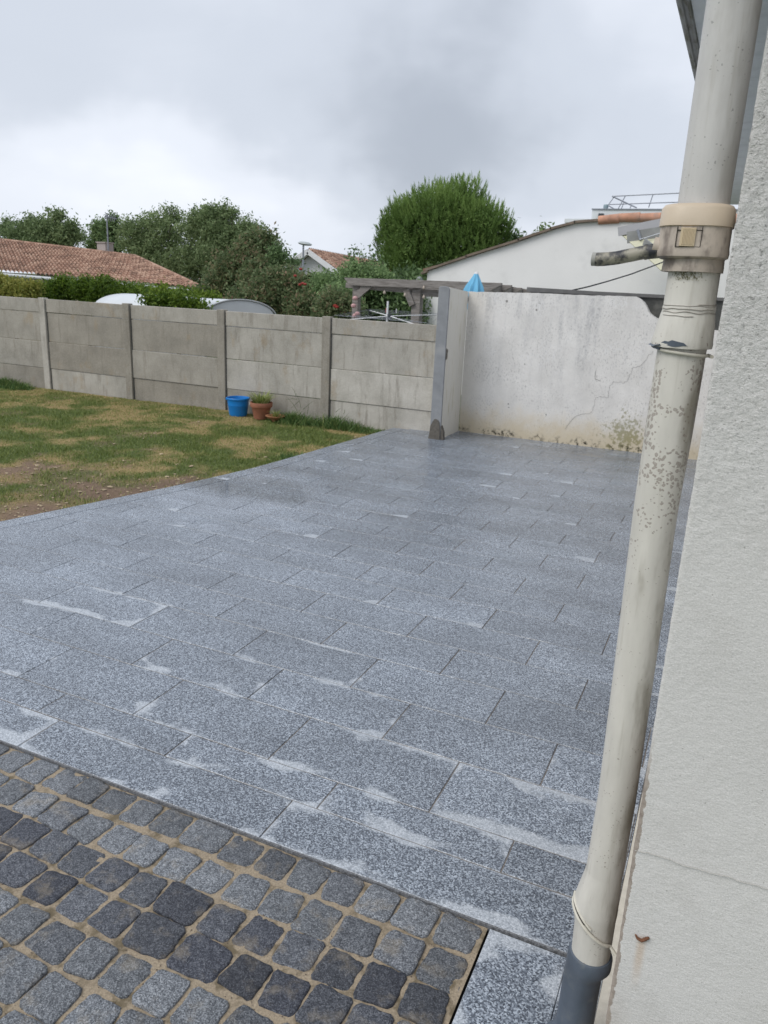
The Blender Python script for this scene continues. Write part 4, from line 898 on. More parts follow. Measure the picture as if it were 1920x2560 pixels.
# rotary clothes dryer
q = P3((860, 420), .2773, 385, 1340, 12.0); dx = q.x; dz = q.z
dr_ = empty('rotary_dryer', (dx, 12, -.16), 'open rotary clothes dryer with white arms beyond the fence, under the pergola', 'clothes dryer')
g = G(); g.tube([(dx, 12, -.2), (dx+.01, 12, P3((860, 420), .2773, 385, 1200, 12).z)], .017, 12); g.build('pole', WHITEP, dr_, True)
tips = [Vector((dx-.70, 11.45, dz-.03)), Vector((dx+.95, 11.55, dz-.06)), Vector((dx+.62, 13.0, dz+.05)), Vector((dx-.75, 12.9, dz+.05))]
hub = Vector((dx+.05, 12, dz+.012))
for i, t in enumerate(tips):
    e = t if i > 1 else t+Vector((0, 0, -.07)); g = G(); g.tube([hub, e], .0085, 8); g.build('arm', WHITEP, dr_, True)
g = G(); g.tube([hub+Vector((0, 0, -.04)), hub+Vector((0, 0, .03))], .035, 12); g.build('hub', DARKM, dr_, True)
g = G()
for s_ in (.45, .6, .75, .9, 1.0):
    c = [hub+(t+Vector((0, 0, .02))-hub)*s_ for t in tips]
    for i in range(4): g.tube([c[i], c[(i+1) % 4]], .0018, 4)
g.build('line', METAL, dr_)
pegs = [Vector((dx-.42, 12.9, dz+.075)), Vector((dx-.22, 12.9, dz+.075)), Vector((dx+.22, 12.9, dz+.075))]
for i, pp in enumerate(pegs):
    g = G(); g.box(pp-Vector((.008, .01, .045)), pp+Vector((.008, .01, .03))); g.build('peg', simple('peg_red', (.5, .12, .12), .5) if i == 0 else WHITEP, dr_)

# ------------------------------------------------------------------ arched white shed cover
tn_ = empty('arched_shelter', (-11, 13.6, -.16), 'long low shelter with an arched white sheet roof showing above the fence', 'shelter')
yc = 12.75; rr = .50; xr_ = at(601, 750, 12.75).x; xl = at(318, 737, 12.75).x; ZT = at(575, 749, 12.75).z-.31
def arch(x, r, y0, z0, n=20, tw_=0): return [(x+(math.cos(math.pi*j/n)*r*tw_), y0+math.cos(math.pi*j/n)*r, z0+math.sin(math.pi*j/n)*r*.62) for j in range(n+1)]
g = G(); n = 20; xs_ = np.linspace(xl, xr_, 9)
for i, xx in enumerate(xs_): g.v += arch(xx, rr+(.012 if i % 2 else 0), yc, ZT+(-.004*(i % 2)), n, .9)
for i in range(len(xs_)-1):
    for j in range(n): g.f.append((i*(n+1)+j, i*(n+1)+j+1, (i+1)*(n+1)+j+1, (i+1)*(n+1)+j))
g.build('sheet', PVCW, tn_, True).modifiers.new('s', 'SOLIDIFY').thickness = .012
e = arch(xr_+.012, rr-.012, yc, ZT, n, .9)
g = G(); g.add(e+[(e[0][0], e[0][1], .9), (e[-1][0], e[-1][1], .9)], [tuple(range(n+1))+(n+2, n+1)]); g.build('end_panel', PVCE, tn_)
g = G(); g.tube(arch(xr_+.02, rr+.015, yc, ZT, n, .9), .016, 8, caps=False); g.build('hoop', simple('hoop_grey', (.33, .34, .35), .5), tn_, True)
for xx in (xl, xr_):
    for sgn in (-1, 1): g = G(); g.tube([(xx+.9*rr*sgn, yc+rr*sgn, -.2), (xx+.9*rr*sgn, yc+rr*sgn, ZT)], .02, 8); g.build('leg', METAL, tn_, True)
g = G(); g.add([(xl-.45, yc-.5, ZT), (xr_-.45, yc-.5, ZT), (xr_-.45, yc-.5, .0), (xl-.45, yc-.5, .0)], [(0, 1, 2, 3)]); g.build('side_sheet', PVCW, tn_)

# ------------------------------------------------------------------ white gabled outbuilding (barn) behind the pergola
bn = empty('outbuilding', (-3, 18, -.6), 'long white outbuilding with a rising tiled verge behind the pergola', 'building')
ol = [(-7.05, 2.46), (-6.06, 2.80), (-4.853, 3.185), (-4.152, 3.430), (-3.640, 3.575), (-3.128, 3.62), (-3.0, 3.665), (-1.86, 3.675), (1.5, 3.66)]
g = G(); g.prism([(1.5, -1), (-7.05, -1)]+ol, 18.0, 24); g.build('wall', WHITEW, bn)
g = G()
for i in range(5):
    a, b = ol[i], ol[i+1]; g.bar((a[0]-.03, 18.02, a[1]+.028), (b[0], 18.02, b[1]+.028), .22, .050)
g.bar((-7.18, 18.02, 2.41), (-7.02, 18.02, 2.475), .2, .05)
g.build('verge', simple('old_verge_tile', (.19, .15, .12), .9, 6, .35), bn)
g = G()
for i in range(9):
    x0 = -3.16+i*.42; z0 = 3.70 if i else 3.675
    g.tube([(x0, 17.99, z0-(0.03 if i == 0 else 0)), (x0+.43, 17.99, z0+.012)], [.088, .10], 14)
g.build('ridge_tile', simple('salmon_tile', (.52, .275, .185), .85, 3.5, .35, two=(.33, .24, .20), tscale=2.4), bn, True)
g = G(); g.add([(-7.2, 18.1, 2.47), (-3.1, 18.1, 3.62), (-3.1, 24, 3.62), (-7.2, 24, 2.47)], [(0, 1, 2, 3)]); g.build('roof', TILE, bn).modifiers.new('s', 'SOLIDIFY').thickness = .05
g = G(); g.lathe((-7.22, 17.95, 2.25), [(0, -.09), (.07, -.06), (.09, 0), (.06, .07), (0, .09)], 12); g.build('wall_lamp', simple('lamp_grey', (.25, .27, .27), .5), bn, True)
# lean-to canopy on the outbuilding, glimpsed beside the rain collector
lt = empty('lean_to_canopy', (-1.8, 17, -.4), 'cream and grey translucent canopy fixed to the white outbuilding, beside the rain collector', 'canopy')
def zp(a, b, Y): return P3((1300, 440), .2411, a, b, Y)
CRM = simple('cream_board', (.55, .54, .40), .7, 3, .08); 
g = G(); g.add([zp(1035, 600, 17.2), zp(1460, 545, 17.2), zp(1800, 800, 16.2), zp(1460, 985, 16.2), zp(1400, 925, 16.3)], [(0, 1, 2, 3, 4)]); g.build('sheet', CRM, lt).modifiers.new('s', 'SOLIDIFY').thickness = .02
g = G(); g.bar(zp(1018, 578, 17.1), zp(1700, 440, 17.1), .05, .17, up=(0, 0, 1)); g.build('fascia', simple('grey_fascia', (.43, .43, .45), .6, 3, .05), lt)
g = G(); g.bar(zp(1110, 640, 16.95), zp(1500, 580, 16.95), .04, .22); g.bar(zp(1290, 680, 16.6), zp(1370, 745, 16.4), .04, .12); g.build('bracket', simple('bracket_grey', (.27, .275, .27), .7, 5, .2), lt)
g = G(); g.bar(zp(1220, 555, 16.9), zp(1250, 660, 16.9), .04, .05); g.tube([zp(1240, 660, 16.85), zp(1470, 590, 16.85)], .012, 6); g.build('stay', METAL, lt)

# ------------------------------------------------------------------ modern building with roof terrace
mb = empty('modern_house', (-5, 42, -1.2), 'flat-roofed modern white house with a roof terrace, far behind the outbuilding', 'building')
g = G(); a = P3((1300, 440), .2411, 750, 348, 40); g.box((a.x, 40, -1.3), (3, 48, a.z)); g.build('wall', MODW, mb)
g = G(); g.box((a.x-.03, 39.95, a.z), (3, 48, a.z+.045)); g.build('parapet_cap', METAL, mb)
a1 = P3((1300, 440), .2411, 485, 452, 40); g = G(); g.box((a1.x, 39.5, a1.z-.17), (a.x-.004, 44, a1.z)); g.build('balcony_slab', MODW, mb)
g = G(); g.bar((a1.x+.15, 40.2, a1.z-.19), (a.x-.03, 40.2, a1.z-.62), .1, .06); g.bar((a.x-.45, 40.2, a1.z-.19), (a.x-.03, 40.2, a1.z-.42), .1, .05); g.bar((a1.x, 40.2, a1.z-.20), (a.x-.01, 40.2, a1.z-.20), .1, .05); g.build('support', simple('support_grey', (.24, .25, .25), .7), mb)
L = lambda *pts: [P3((1300, 440), .2411, u, v, 40.3) for u, v in pts]
g = G()
for seg in (((955, 210), (1380, 190), (1900, 165)), ((920, 295), (1900, 262))): g.tube(L(*seg), .028, 6)
g.tube(L((955, 210), (1210, 330)), .036, 6)
g.tube(L((920, 310), (975, 340)), .03, 6)
g.build('rail', METAL, mb, True)
for seg in (((970, 225), (915, 300)), ((1092, 208), (1018, 340)), ((1082, 262), (1052, 338)), ((1155, 305), (1140, 335)), ((1380, 190), (1333, 328)), ((1700, 175), (1660, 318))):
    g = G(); g.tube(L(*seg), .022, 6); g.build('baluster', METAL, mb, True)
c = P3((1300, 440), .2411, 888, 342, 40.4); g = G(); g.lathe((c.x, 40.4, c.z), [(.11, 0), (.12, .08), (.12, .16), (.10, .2), (0, .2)], 14); g.build('roof_vent', simple('vent_blue_grey', (.25, .33, .36), .5), mb, True)
c = P3((1300, 440), .2411, 842, 412, 39.9); g = G(); g.box((c.x-.12, 39.75, c.z-.10), (c.x+.12, 39.99, c.z+.10)); g.build('floodlight', DARKM, mb, bev=.02)
# curved greenhouse roof edge behind the verge
gr = empty('arched_greenhouse', (-4.2, 22, -.8), 'grey arched polycarbonate roof peeping over the outbuilding verge', 'greenhouse')
g = G(); c0 = P3((1300, 440), .2411, 325, 640, 24.3); c1 = P3((1300, 440), .2411, 372, 580, 24.3); c2 = P3((1300, 440), .2411, 420, 566, 24.3); c3 = P3((1300, 440), .2411, 640, 560, 24.3)
prf = [(c0.x-.05, -1), (c0.x-.05, c0.z), (c0.x+.03, (c0.z+c1.z)/2+.05), (c1.x, c1.z), (c2.x, c2.z), (c3.x, c3.z), (c3.x+1.5, c3.z-.3), (c3.x+1.6, -1)]
g.prism(prf, 24.3, 27); g.build('cover', simple('polycarbonate', (.40, .38, .41), .4, 3, .05), gr)
g = G(); g.tube([(x, 24.28, z) for x, z in prf[1:6]], .03, 6); g.build('rim', METAL, gr)

# ------------------------------------------------------------------ tiled house far left
hl = empty('tiled_house', (-27, 30, -1.2), 'low house with a brown tiled hip roof, chimney and aerial, far left', 'house')
r0 = at(-260, 569, 30); r1 = at(338, 641, 32.5); e1 = at(502, 723, 27); e0 = at(-300, 655, 25.5); eb = at(478, 722, 36); e0b = Vector((e0.x, 38, e0.z))
def tiled(name, quad, parent, nu=90, nv=26, amp=.05):
    """corrugated canal-tile surface over a 4-corner patch (eave-left, eave-right, ridge-right, ridge-left)"""
    A, B, C_, D_ = quad; Nn = (B-A).cross(D_-A).normalized()
    if Nn.z < 0: Nn = -Nn
    wv = (B-A).length; V = []; M_ = nu*4
    for j in range(nv+1):
        for sub in (0, 1):
            if j == nv and sub: break
            t = (j+sub*.999)/nv
            for i in range(M_+1):
                s = i/M_; p_ = (A*(1-s)+B*s)*(1-t)+(D_*(1-s)+C_*s)*t
                V.append(p_+Nn*(abs(math.sin(math.pi*s*nu))*amp+(.035 if not sub else 0.0)))
    rws = 2*nv+1; Fs = [(r*(M_+1)+i, r*(M_+1)+i+1, (r+1)*(M_+1)+i+1, (r+1)*(M_+1)+i) for r in range(rws-1) for i in range(M_)]
    g = G(); g.add(V, Fs); return g.build(name, TILE, parent)
tiled('roof', (e0, e1, r1, r0), hl, nu=74, nv=15, amp=.09)
g = G(); g.add([e1, eb, r1, e0b, r0], [(0, 1, 2), (1, 3, 4, 2)]); g.build('roof', TILE, hl)
g = G(); g.tube([r0, r1], .11, 10); g.tube([r1, e1+Vector((0, 0, .08))], .10, 10); g.build('ridge_tile', TILE, hl, True)
g = G(); g.tube([e0+Vector((0, -.1, -.09)), e1+Vector((0, -.1, -.09))], .075, 10); g.build('gutter', simple('gutter_pale', (.52, .54, .56), .5), hl, True)
w0 = e0+Vector((0, .6, 0)); w1 = e1+Vector((-.8, .6, 0)); g = G()
g.add([w0, w1, (w1.x, w1.y, -1.3), (w0.x, w0.y, -1.3), (w1.x, 37, w1.z), (w1.x, 37, -1.3)], [(0, 1, 2, 3), (1, 4, 5, 2)]); g.build('wall', HWALL, hl)
for t in (.45, .7):
    c = w0*(1-t)+w1*t; d = (w1-w0).normalized(); g = G(); g.bar(c+Vector((0, -.03, -1.0))-d*.6, c+Vector((0, -.03, -1.0))+d*.6, .05, 1.1); g.build('window', GLASS, hl)
ch0 = at(237, 605, 33.2); g = G(); c = at(253, 612, 33.2); g.box((c.x-.30, 33.2, c.z-.9), (c.x+.28, 33.8, c.z+.10)); g.box((c.x-.34, 33.15, c.z+.10), (c.x+.32, 33.85, c.z+.15)); g.build('chimney', simple('chimney_render', (.40, .36, .34), .9, 3, .15), hl)
an = at(271, 628, 33.0); at_top = at(266.5, 537, 33.0); g = G(); g.tube([an, at_top], .035, 6)
g.bar(at(262, 541, 33), at(292, 547, 33.6), .05); 
for k in range(6):
    m_ = at(264+4.6*k, 541+1.0*k, 33.1+.1*k); g.bar(m_-Vector((0.05, .0, .17)), m_+Vector((0.05, .0, .17)), .03)
g.build('aerial', METAL, hl)

# ------------------------------------------------------------------ white gabled house, middle distance
gh = empty('gabled_house', (-20, 40, -1.2), 'white gabled house with a rust-brown tiled roof behind the shrubs', 'house')
ap = at(772, 629, 38); le = at(715, 662, 38); re = at(840, 672, 38); far = at(952, 657, 50)
g = G(); g.add([le+Vector((.2, .35, -.12)), ap+Vector((0, .35, -.12)), re+Vector((-.3, .35, -.12)), (re.x-.3, 38.35, -1.3), (le.x+.2, 38.35, -1.3)], [(0, 1, 2, 3, 4)]); g.build('wall', WHITEP, gh)
g = G(); g.bar(le+Vector((-.5, 0, -.35)), ap, .3, .26); g.bar(ap, re+Vector((.3, 0, -.3)), .3, .26); g.build('barge_board', WHITEP, gh)
rd = far-ap; q_ = [re+Vector((.35, -.1, -.15)), re+Vector((.35, 0, -.15))+rd, far, ap+Vector((0, -.1, .1))]
tiled('roof', (q_[0], q_[1], q_[2], q_[3]), gh, nu=50, nv=10, amp=.1)
g = G(); g.add([le+Vector((-.5, -.1, -.35)), le+rd+Vector((-.5, 0, -.35)), far, ap+Vector((0, -.1, .1))], [(0, 1, 2, 3)]); g.build('roof', TILE, gh)
# another roof peeping between the shrubs
g = G(); hb = empty('roof_behind_shrubs', (-22, 44, -1.2), 'strip of red-brown roof peeping over the shrubs left of the gabled house', 'house')
a = at(650, 642, 42); b = at(740, 652, 42)
g.prism([(a.x, a.z-.55), (b.x, b.z-.4), (b.x, b.z), (a.x, a.z)], 42, 42.6); g.build('roof', TILE, hb); g = G(); g.box((a.x, 42.1, -1.3), (b.x, 46, a.z-.3)); g.build('wall', WHITEP, hb)
# street lamp
lm = at(758, 648, 34); lp = empty('street_lamp', (lm.x, 34, -1.26), 'grey street lamp with a flat oval head above the gabled house', 'street lamp')
tp = at(757, 613, 34); g = G(); g.tube([(lm.x, 34, -1.26), (lm.x, 34, tp.z)], [.06, .045], 8); g.build('pole', METAL, lp, True)
g = G(); g.lathe((0, 0, 0), [(0, .10), (.10, .09), (.16, .03), (.17, 0), (.13, -.05), (0, -.08)], 16, sx=2.3)
g.v = [(x+tp.x+.12, y+34, z+tp.z+.06-.10*x) for x, y, z in g.v]; g.build('lamp_head', simple('lamp_head_grey', (.36, .40, .41), .4), lp, True)

# overhead cable
g = G(); pts = [zp(340, 1218, 11.7), zp(430, 1205, 11.9), zp(520, 1190, 12.1), zp(700, 1150, 12.5), zp(900, 1095, 13), zp(1150, 1018, 13.8), zp(1400, 925, 14.6), zp(1640, 830, 15.4), zp(1800, 760, 16)]
tag(g.tube(pts, .011, 6).build('cable', CABLE, None, True), 'thin dark cable sagging from the outbuilding down behind the white wall', 'cable')

# ------------------------------------------------------------------ trees and shrubs
def crown_leaves(blobs, n, size, seed, shell=.55, jag=.28, tint=.5, tvar=.22, flat=.0):
    """leaf faces spread through irregular lobes; returns co, faces, tint"""
    rg = np.random.default_rng(seed); vol = np.array([b[3]*b[4]*b[5] for b in blobs])**.72; pick = rg.choice(len(blobs), n, p=vol/vol.sum()); B = np.array([b[:6] for b in blobs])[pick]
    d = rg.normal(size=(n, 3)); d /= np.linalg.norm(d, axis=1)[:, None]
    r = (shell+(1-shell)*rg.random(n))*np.where(rg.random(n) < .25, rg.random(n)**.5, 1)
    lob = 1+jag*(np.sin(d[:, 0]*5.3+pick*1.7)*np.sin(d[:, 2]*6.1+pick*2.3)+.6*np.sin(d[:, 0]*11+d[:, 1]*9+pick)*np.sin(d[:, 2]*13+pick*.7))
    c = B[:, :3]+d*B[:, 3:]*(r*lob)[:, None]
    if jag > .2:
        m_ = (rg.random(n) < .05) & (d[:, 2] > .1); sid = rg.integers(0, 40, n); c[m_] += (d[m_]*(.06+.18*((sid[m_]*7919) % 13)/13.)[:, None]*B[m_, 3:]*np.array([1, 1, 1.3]))
    # pull leaves into twig clumps so that gaps open between them
    k = max(8, n//26); ci = rg.choice(n, k, replace=False); cl = c[ci]; asg = rg.integers(0, k, n)
    near = cl[asg]; c2 = near+rg.normal(size=(n, 3))*size*2.1; c = np.where((rg.random(n) < .72)[:, None], c2, c)
    tclump = rg.random(k)[asg]
    u = rg.normal(size=(n, 3)); u /= np.linalg.norm(u, axis=1)[:, None]; w = rg.normal(size=(n, 3)); w -= (w*u).sum(1)[:, None]*u; w /= np.linalg.norm(w, axis=1)[:, None]
    s = size*(.55+.9*rg.random(n))[:, None]
    P_ = np.stack([c-u*s, c+w*s*.42, c+u*s, c-w*s*.42], 1).reshape(-1, 3); F_ = np.arange(n*4).reshape(n, 4)
    tn = np.clip(tint+(tclump-.5)*tvar*1.6+(rg.random(n)-.5)*tvar*1.5, 0, 1)
    return P_, F_, tn
def limbs(base, blobs, r0, seed, parent):
    rg = random.Random(seed); g = G(); b = Vector(base)
    cx = sum(q[0] for q in blobs)/len(blobs); cy = sum(q[1] for q in blobs)/len(blobs); zl = min(q[2]-q[5]*.4 for q in blobs); f = Vector((b.x*.6+cx*.4, b.y*.6+cy*.4, max(b.z+.3, min(zl, b.z+2.2))))
    g.tube([b, b*.5+f*.5+Vector((.05, 0, 0)), f], [r0, r0*.85, r0*.7], 10)
    for q in blobs[:12]:
        t = Vector((q[0], q[1], q[2]+q[5]*.5)); m_ = f*.45+t*.55+Vector((rg.uniform(-.2, .2), rg.uniform(-.2, .2), -.1)); g.tube([f, m_, t], [r0*.55, r0*.32, r0*.08], 6)
    return g.build('trunk', BARK, parent, True)
def tree(name, label, cat, blobs, n, size, m, seed, base=None, r0=.16, group=None, **kw):
    cx = sum(b[0] for b in blobs)/len(blobs); cy = sum(b[1] for b in blobs)/len(blobs)
    base = base or (cx, cy, gz(cx, cy)); e = empty(name, base, label, cat, group)
    co, F_, tn = crown_leaves(blobs, n, size, seed, **kw)
    fast('crown', co, F_, m, e, attr={'tint': ('FACE', 'FLOAT', tn)}); limbs(base, blobs, r0, seed, e); return e
def bl(px, py, Y, rx, ry=None, depth=None):
    """lobe centred on a measured point; radii given in photo pixels at that distance"""
    c = at(px, py, Y); k = Y/FPX/.93; return (c.x, c.y, c.z, rx*k, (depth or rx*.9)*k, (ry or rx)*k)
tree('tree', 'open-crowned tree with drooping sprays rising behind the tiled roof, far left', 'tree',
     [bl(60, 585, 38, 62, 38), bl(120, 580, 38, 60, 40), bl(10, 575, 38, 30, 22), bl(20, 555, 38, 14, 12), bl(165, 590, 38, 42, 34), bl(145, 540, 38, 24, 16), bl(75, 550, 38, 20, 14), bl(180, 566, 38, 18, 16), bl(205, 592, 38, 12, 8), bl(120, 525, 38, 12, 7), bl(100, 620, 38, 90, 30)], 20000, .095, L_OLIVE, 101, r0=.2, tint=.34, tvar=.35)
tree('tree', 'dark narrow tree behind the chimney and aerial', 'tree',
     [bl(255, 580, 38, 26, 20), bl(280, 570, 38, 24, 26), bl(235, 610, 38, 24, 16), bl(275, 610, 38, 34, 34), bl(285, 548, 38, 12, 12), bl(246, 566, 38, 14, 10)], 9000, .095, L_DARK, 102, r0=.16, tint=.5, tvar=.3)
tree('tree', 'large grey-green willow-like tree right of the tiled roof', 'tree',
     [bl(345, 600, 37, 55, 52), bl(420, 580, 37, 62, 58), bl(330, 570, 37, 34, 28), bl(433, 535, 37, 26, 24), bl(505, 590, 37, 60, 60), bl(380, 650, 37, 80, 50), bl(470, 660, 37, 90, 55), bl(375, 560, 37, 34, 28), bl(360, 620, 37, 50, 40)], 30000, .085, L_OLIVE, 103, r0=.24, tint=.45, tvar=.34)
tree('tree', 'tall grey-green tree with two raised tufts on its crown', 'tree',
     [bl(545, 575, 36, 58, 55), bl(525, 530, 36, 22, 18), bl(560, 530, 36, 24, 22), bl(582, 535, 36, 18, 14), bl(605, 600, 36, 55, 50), bl(500, 550, 36, 36, 28), bl(640, 600, 36, 42, 44), bl(560, 640, 36, 80, 60), bl(620, 575, 36, 30, 22), bl(598, 690, 35, 70, 40)], 30000, .08, L_OLIVE, 104, r0=.24, tint=.38, tvar=.34)
tree('tree', 'rounded brownish-green tree left of the street lamp', 'tree',
     [bl(640, 640, 22, 62, 52), bl(675, 610, 22, 26, 32), bl(600, 680, 22, 70, 60), bl(655, 700, 21, 60, 60), bl(560, 720, 22, 60, 50), bl(520, 740, 22, 50, 35), bl(640, 600, 22, 30, 22)], 30000, .060, L_RED, 105, r0=.16, tint=.38, tvar=.5)
tree('shrub', 'sparse dark shrub sprays between the rounded tree and the street lamp', 'shrub',
     [bl(692, 628, 21, 16, 18), bl(705, 640, 21, 14, 10), bl(735, 655, 21, 22, 8), bl(690, 660, 21, 20, 16)], 1300, .055, L_DARK, 106, base=(at(700, 690, 21).x, 21, -.5), r0=.05, tint=.35, tvar=.3)
tree('shrub', 'large dark shrub with red flower heads above the middle of the fence', 'shrub',
     [bl(690, 738, 17, 62, 58), bl(760, 738, 17, 62, 48), bl(660, 760, 17, 60, 45), bl(725, 705, 17, 44, 28), bl(780, 770, 16.5, 60, 40), bl(690, 690, 17, 30, 20), bl(610, 760, 17, 60, 40)], 38000, .048, L_RED, 107, r0=.09, tint=.36, tvar=.48)
tree('shrub', 'leafy green shrub in front of the gabled house roof', 'shrub',
     [bl(830, 726, 16.5, 46, 34), bl(885, 694, 17, 40, 28), bl(920, 705, 17, 44, 30), bl(850, 755, 16, 48, 40), bl(800, 715, 17, 30, 24), bl(945, 700, 17.5, 22, 24)], 30000, .045, L_DARK, 108, r0=.08, tint=.66, tvar=.4)
tree('shrub', 'rose bush with pale blooms around the left pergola post', 'shrub',
     [bl(845, 775, 13.2, 42, 46), bl(880, 790, 13.2, 24, 30), bl(815, 790, 13.4, 30, 36)], 10000, .040, L_RED, 109, base=(at(850, 800, 13.3).x, 13.3, -.16), r0=.04, tint=.40, tvar=.45)
tree('hedge', 'deep green hedge in shade behind the clothes dryer', 'hedge',
     [bl(930, 770, 17.5, 70, 55), bl(985, 770, 17.5, 62, 58), bl(1030, 760, 17.8, 30, 55), bl(950, 730, 18, 60, 35), bl(1010, 820, 17.5, 45, 40), bl(900, 820, 17.2, 60, 40)], 24000, .06, L_DARK, 110, r0=.1, tint=.42, tvar=.4)
# thin shoots against the sky
wp = empty('tall_shoots', (at(920, 660, 18).x, 18, -.5), 'thin leafy shoots standing against the sky left of the pine', 'shrub'); g = G(); lv = []
rg = random.Random(5)
for (a, b, c_, d_) in ((905, 690, 893, 615), (915, 690, 899, 632), (880, 690, 868, 628), (930, 690, 922, 618), (940, 690, 936, 640), (925, 690, 945, 632), (895, 690, 878, 640), (950, 690, 957, 650)):
    p, q = at(a, b, 18), at(c_, d_, 18); g.tube([p, (p+q)/2+Vector((.04, 0, 0)), q], [.012, .009, .004], 5)
    for _ in range(16):
        t = rg.uniform(.35, 1); m_ = p*(1-t)+q*t; lv.append((m_.x+rg.uniform(-.09, .09), 18+rg.uniform(-.08, .08), m_.z+rg.uniform(-.04, .04), .03, .03, .03))
g.build('stem', BARK, wp); co, F_, tn = crown_leaves(lv, 420, .045, 9, jag=0, tint=.35); fast('leaves', co, F_, L_DARK, wp, attr={'tint': ('FACE', 'FLOAT', tn)})
# flowers on the dark shrub
g = G()
for a, b, Yq in ((757, 709, 15.9), (763, 711, 15.9), (750, 712, 15.9), (838, 765, 12.9), (842, 768, 12.9), (738, 690, 16), (752, 673, 16)):
    c = at(a, b, Yq); g.lathe((c.x, c.y, c.z), [(0, -.03), (.04, -.01), (.045, .015), (0, .035)], 7)
fl = g.build('red_flower', simple('red_petals', (.30, .035, .025), .6)); tag(fl, 'small red flower heads scattered over the dark shrub', 'flowers', kind='stuff')
g = G()
for a, b, Yq in ((888, 746, 12.55), (884, 765, 12.55), (893, 785, 12.55), (887, 790, 12.55)):
    c = at(a, b, Yq); g.lathe((c.x, c.y, c.z), [(0, -.035), (.045, -.015), (.05, .015), (.02, .04), (0, .04)], 9)
tag(g.build('rose_bloom', simple('rose_petals', (.55, .33, .33), .6)), 'pale pink blooms on the left pergola post', 'flowers', kind='stuff')

# bright hedges just beyond the fence
def hedge(name, label, blobs, n, size, m, seed, cat='hedge', **kw):
    return tree(name, label, cat, blobs, n, size, m, seed, base=(sum(b[0] for b in blobs)/len(blobs), blobs[0][1], -.16), r0=.05, **kw)
hedge('hedge', 'bright green clipped hedge above the left half of the fence', [bl(x_, y_, 14.3, 42, ry) for x_, y_, ry in ((110, 735, 32), (160, 722, 36), (210, 725, 36), (262, 724, 38), (305, 738, 34), (345, 745, 30), (60, 742, 26), (240, 760, 30), (150, 765, 30), (330, 775, 24))], 40000, .032, L_HEDGE, 121, tint=.42, tvar=.42, jag=.15)
hedge('shrub', 'yellow-leaved shrub above the fence at the far left edge', [bl(x_, y_, 12.6, 34, ry) for x_, y_, ry in ((0, 712, 26), (40, 718, 26), (75, 722, 22), (-40, 715, 28), (20, 740, 26), (70, 745, 22))], 14000, .032, L_YEL, 122, cat='shrub', tint=.42, tvar=.4, jag=.15)
hedge('hedge', 'lime green hedge strip under the right end of the tiled roof', [bl(x_, y_, 15.5, 34, ry) for x_, y_, ry in ((360, 732, 22), (405, 736, 22), (450, 742, 20), (490, 745, 18), (520, 748, 14), (380, 760, 22), (440, 765, 22), (500, 765, 18))], 22000, .033, L_HEDGE, 123, tint=.66, tvar=.4, jag=.15)
hedge('shrub', 'fresh green bush spilling over the fence top in front of the white shelter', [bl(x_, y_, 11.9, 26, ry) for x_, y_, ry in ((375, 752, 18), (410, 748, 17), (445, 752, 16), (480, 757, 12), (400, 765, 14), (460, 768, 12), (500, 768, 6))], 4200, .034, L_HEDGE, 124, cat='shrub', tint=.45, tvar=.4, jag=.3)
tree('tree', 'tiny treetop peeping over the outbuilding verge', 'tree', [bl(1357, 590, 30, 9, 8), bl(1365, 598, 30, 12, 8), bl(1350, 600, 30, 8, 6)], 420, .09, L_OLIVE, 125, r0=.08, tint=.4)
tree('tree', 'small dark treetop beside the pine, above the outbuilding verge', 'tree', [bl(1288, 606, 30, 9, 12), bl(1282, 615, 30, 10, 8)], 380, .10, L_DARK, 126, r0=.08, tint=.3)
tree('tree', 'dark evergreen mass filling the gap below the pine', 'tree', [bl(1010, 712, 27, 50, 22), bl(1060, 705, 27, 50, 24), bl(1120, 700, 27, 50, 22)], 6000, .08, L_DARK, 127, r0=.15, tint=.3, tvar=.3)

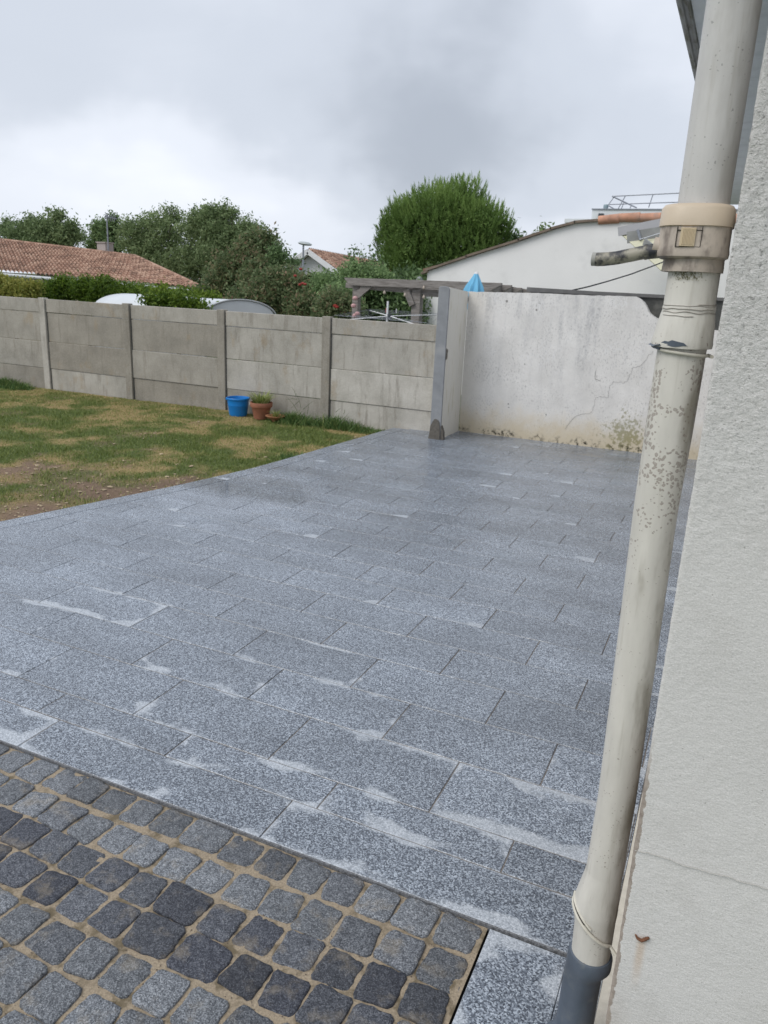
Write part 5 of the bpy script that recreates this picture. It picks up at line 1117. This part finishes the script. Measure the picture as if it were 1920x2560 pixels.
# umbrella pine: a dome of upright needle shoots
def pine():
    b = at(1112, 700, 30); bz = gz(b.x, 30); e = empty('pine_tree', (b.x, 30, bz), 'big round-headed pine with upright needle shoots behind the pergola', 'tree')
    lobes = [bl(1110, 590, 30, 140, 104), bl(1005, 612, 30, 62, 78), bl(1215, 592, 30, 66, 62), bl(1165, 522, 30, 56, 56), bl(1140, 505, 30, 34, 34), bl(1085, 552, 30, 66, 54), bl(990, 572, 29.6, 40, 46), bl(1055, 650, 29.3, 84, 52), bl(1160, 632, 29.3, 88, 54), bl(1000, 650, 29.5, 46, 46), bl(1245, 580, 30, 34, 40), bl(1110, 545, 29.2, 60, 44), bl(1030, 560, 29, 44, 44), bl(1200, 560, 29, 44, 40)]
    rg = np.random.default_rng(77); V = []; tn = []
    cen = []; 
    for L_ in lobes:
        n = int(330*(L_[3]*L_[5])/(lobes[1][3]*lobes[1][5])); d = rg.normal(size=(n, 3)); d /= np.linalg.norm(d, axis=1)[:, None]; d[:, 1] = np.where(rg.random(n) < .78, -np.abs(d[:, 1]), d[:, 1])
        c = np.array(L_[:3])+d*np.array(L_[3:])*(.80+.22*rg.random(n))[:, None]; cen.append(np.concatenate([c, d], 1))
    cen = np.concatenate(cen)
    for row_ in cen:
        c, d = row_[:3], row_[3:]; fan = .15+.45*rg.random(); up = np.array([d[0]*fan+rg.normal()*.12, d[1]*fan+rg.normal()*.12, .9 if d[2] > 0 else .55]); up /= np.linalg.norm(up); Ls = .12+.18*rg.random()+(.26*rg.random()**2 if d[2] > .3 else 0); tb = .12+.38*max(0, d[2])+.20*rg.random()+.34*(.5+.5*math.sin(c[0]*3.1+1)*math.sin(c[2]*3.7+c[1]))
        nd = 20; t = rg.random(nd); a = rg.random(nd)*2*np.pi; base = c+up*(t*Ls)[:, None]
        ou = np.stack([np.cos(a), np.sin(a), np.zeros(nd)], 1); tip = base+ou*.085*(1.15-t[:, None]*.8)+up*(.13+.05*rg.random(nd))[:, None]
        sd = np.cross(ou, up)*.007
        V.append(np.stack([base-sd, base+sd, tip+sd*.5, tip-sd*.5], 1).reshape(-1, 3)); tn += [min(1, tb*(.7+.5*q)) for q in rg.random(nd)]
    V = np.concatenate(V); F_ = np.arange(len(V)).reshape(-1, 4)
    co, F2, t2 = crown_leaves([(q[0], q[1], q[2], q[3]*.92, q[4]*.92, q[5]*.92) for q in lobes], 60000, .055, 78, shell=.72, jag=.16, tint=.34, tvar=.42)
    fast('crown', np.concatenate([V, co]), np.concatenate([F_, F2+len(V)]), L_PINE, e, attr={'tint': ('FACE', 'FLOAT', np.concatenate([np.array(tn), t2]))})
    limbs((b.x, 30, bz), lobes, .26, 3, e)
pine()
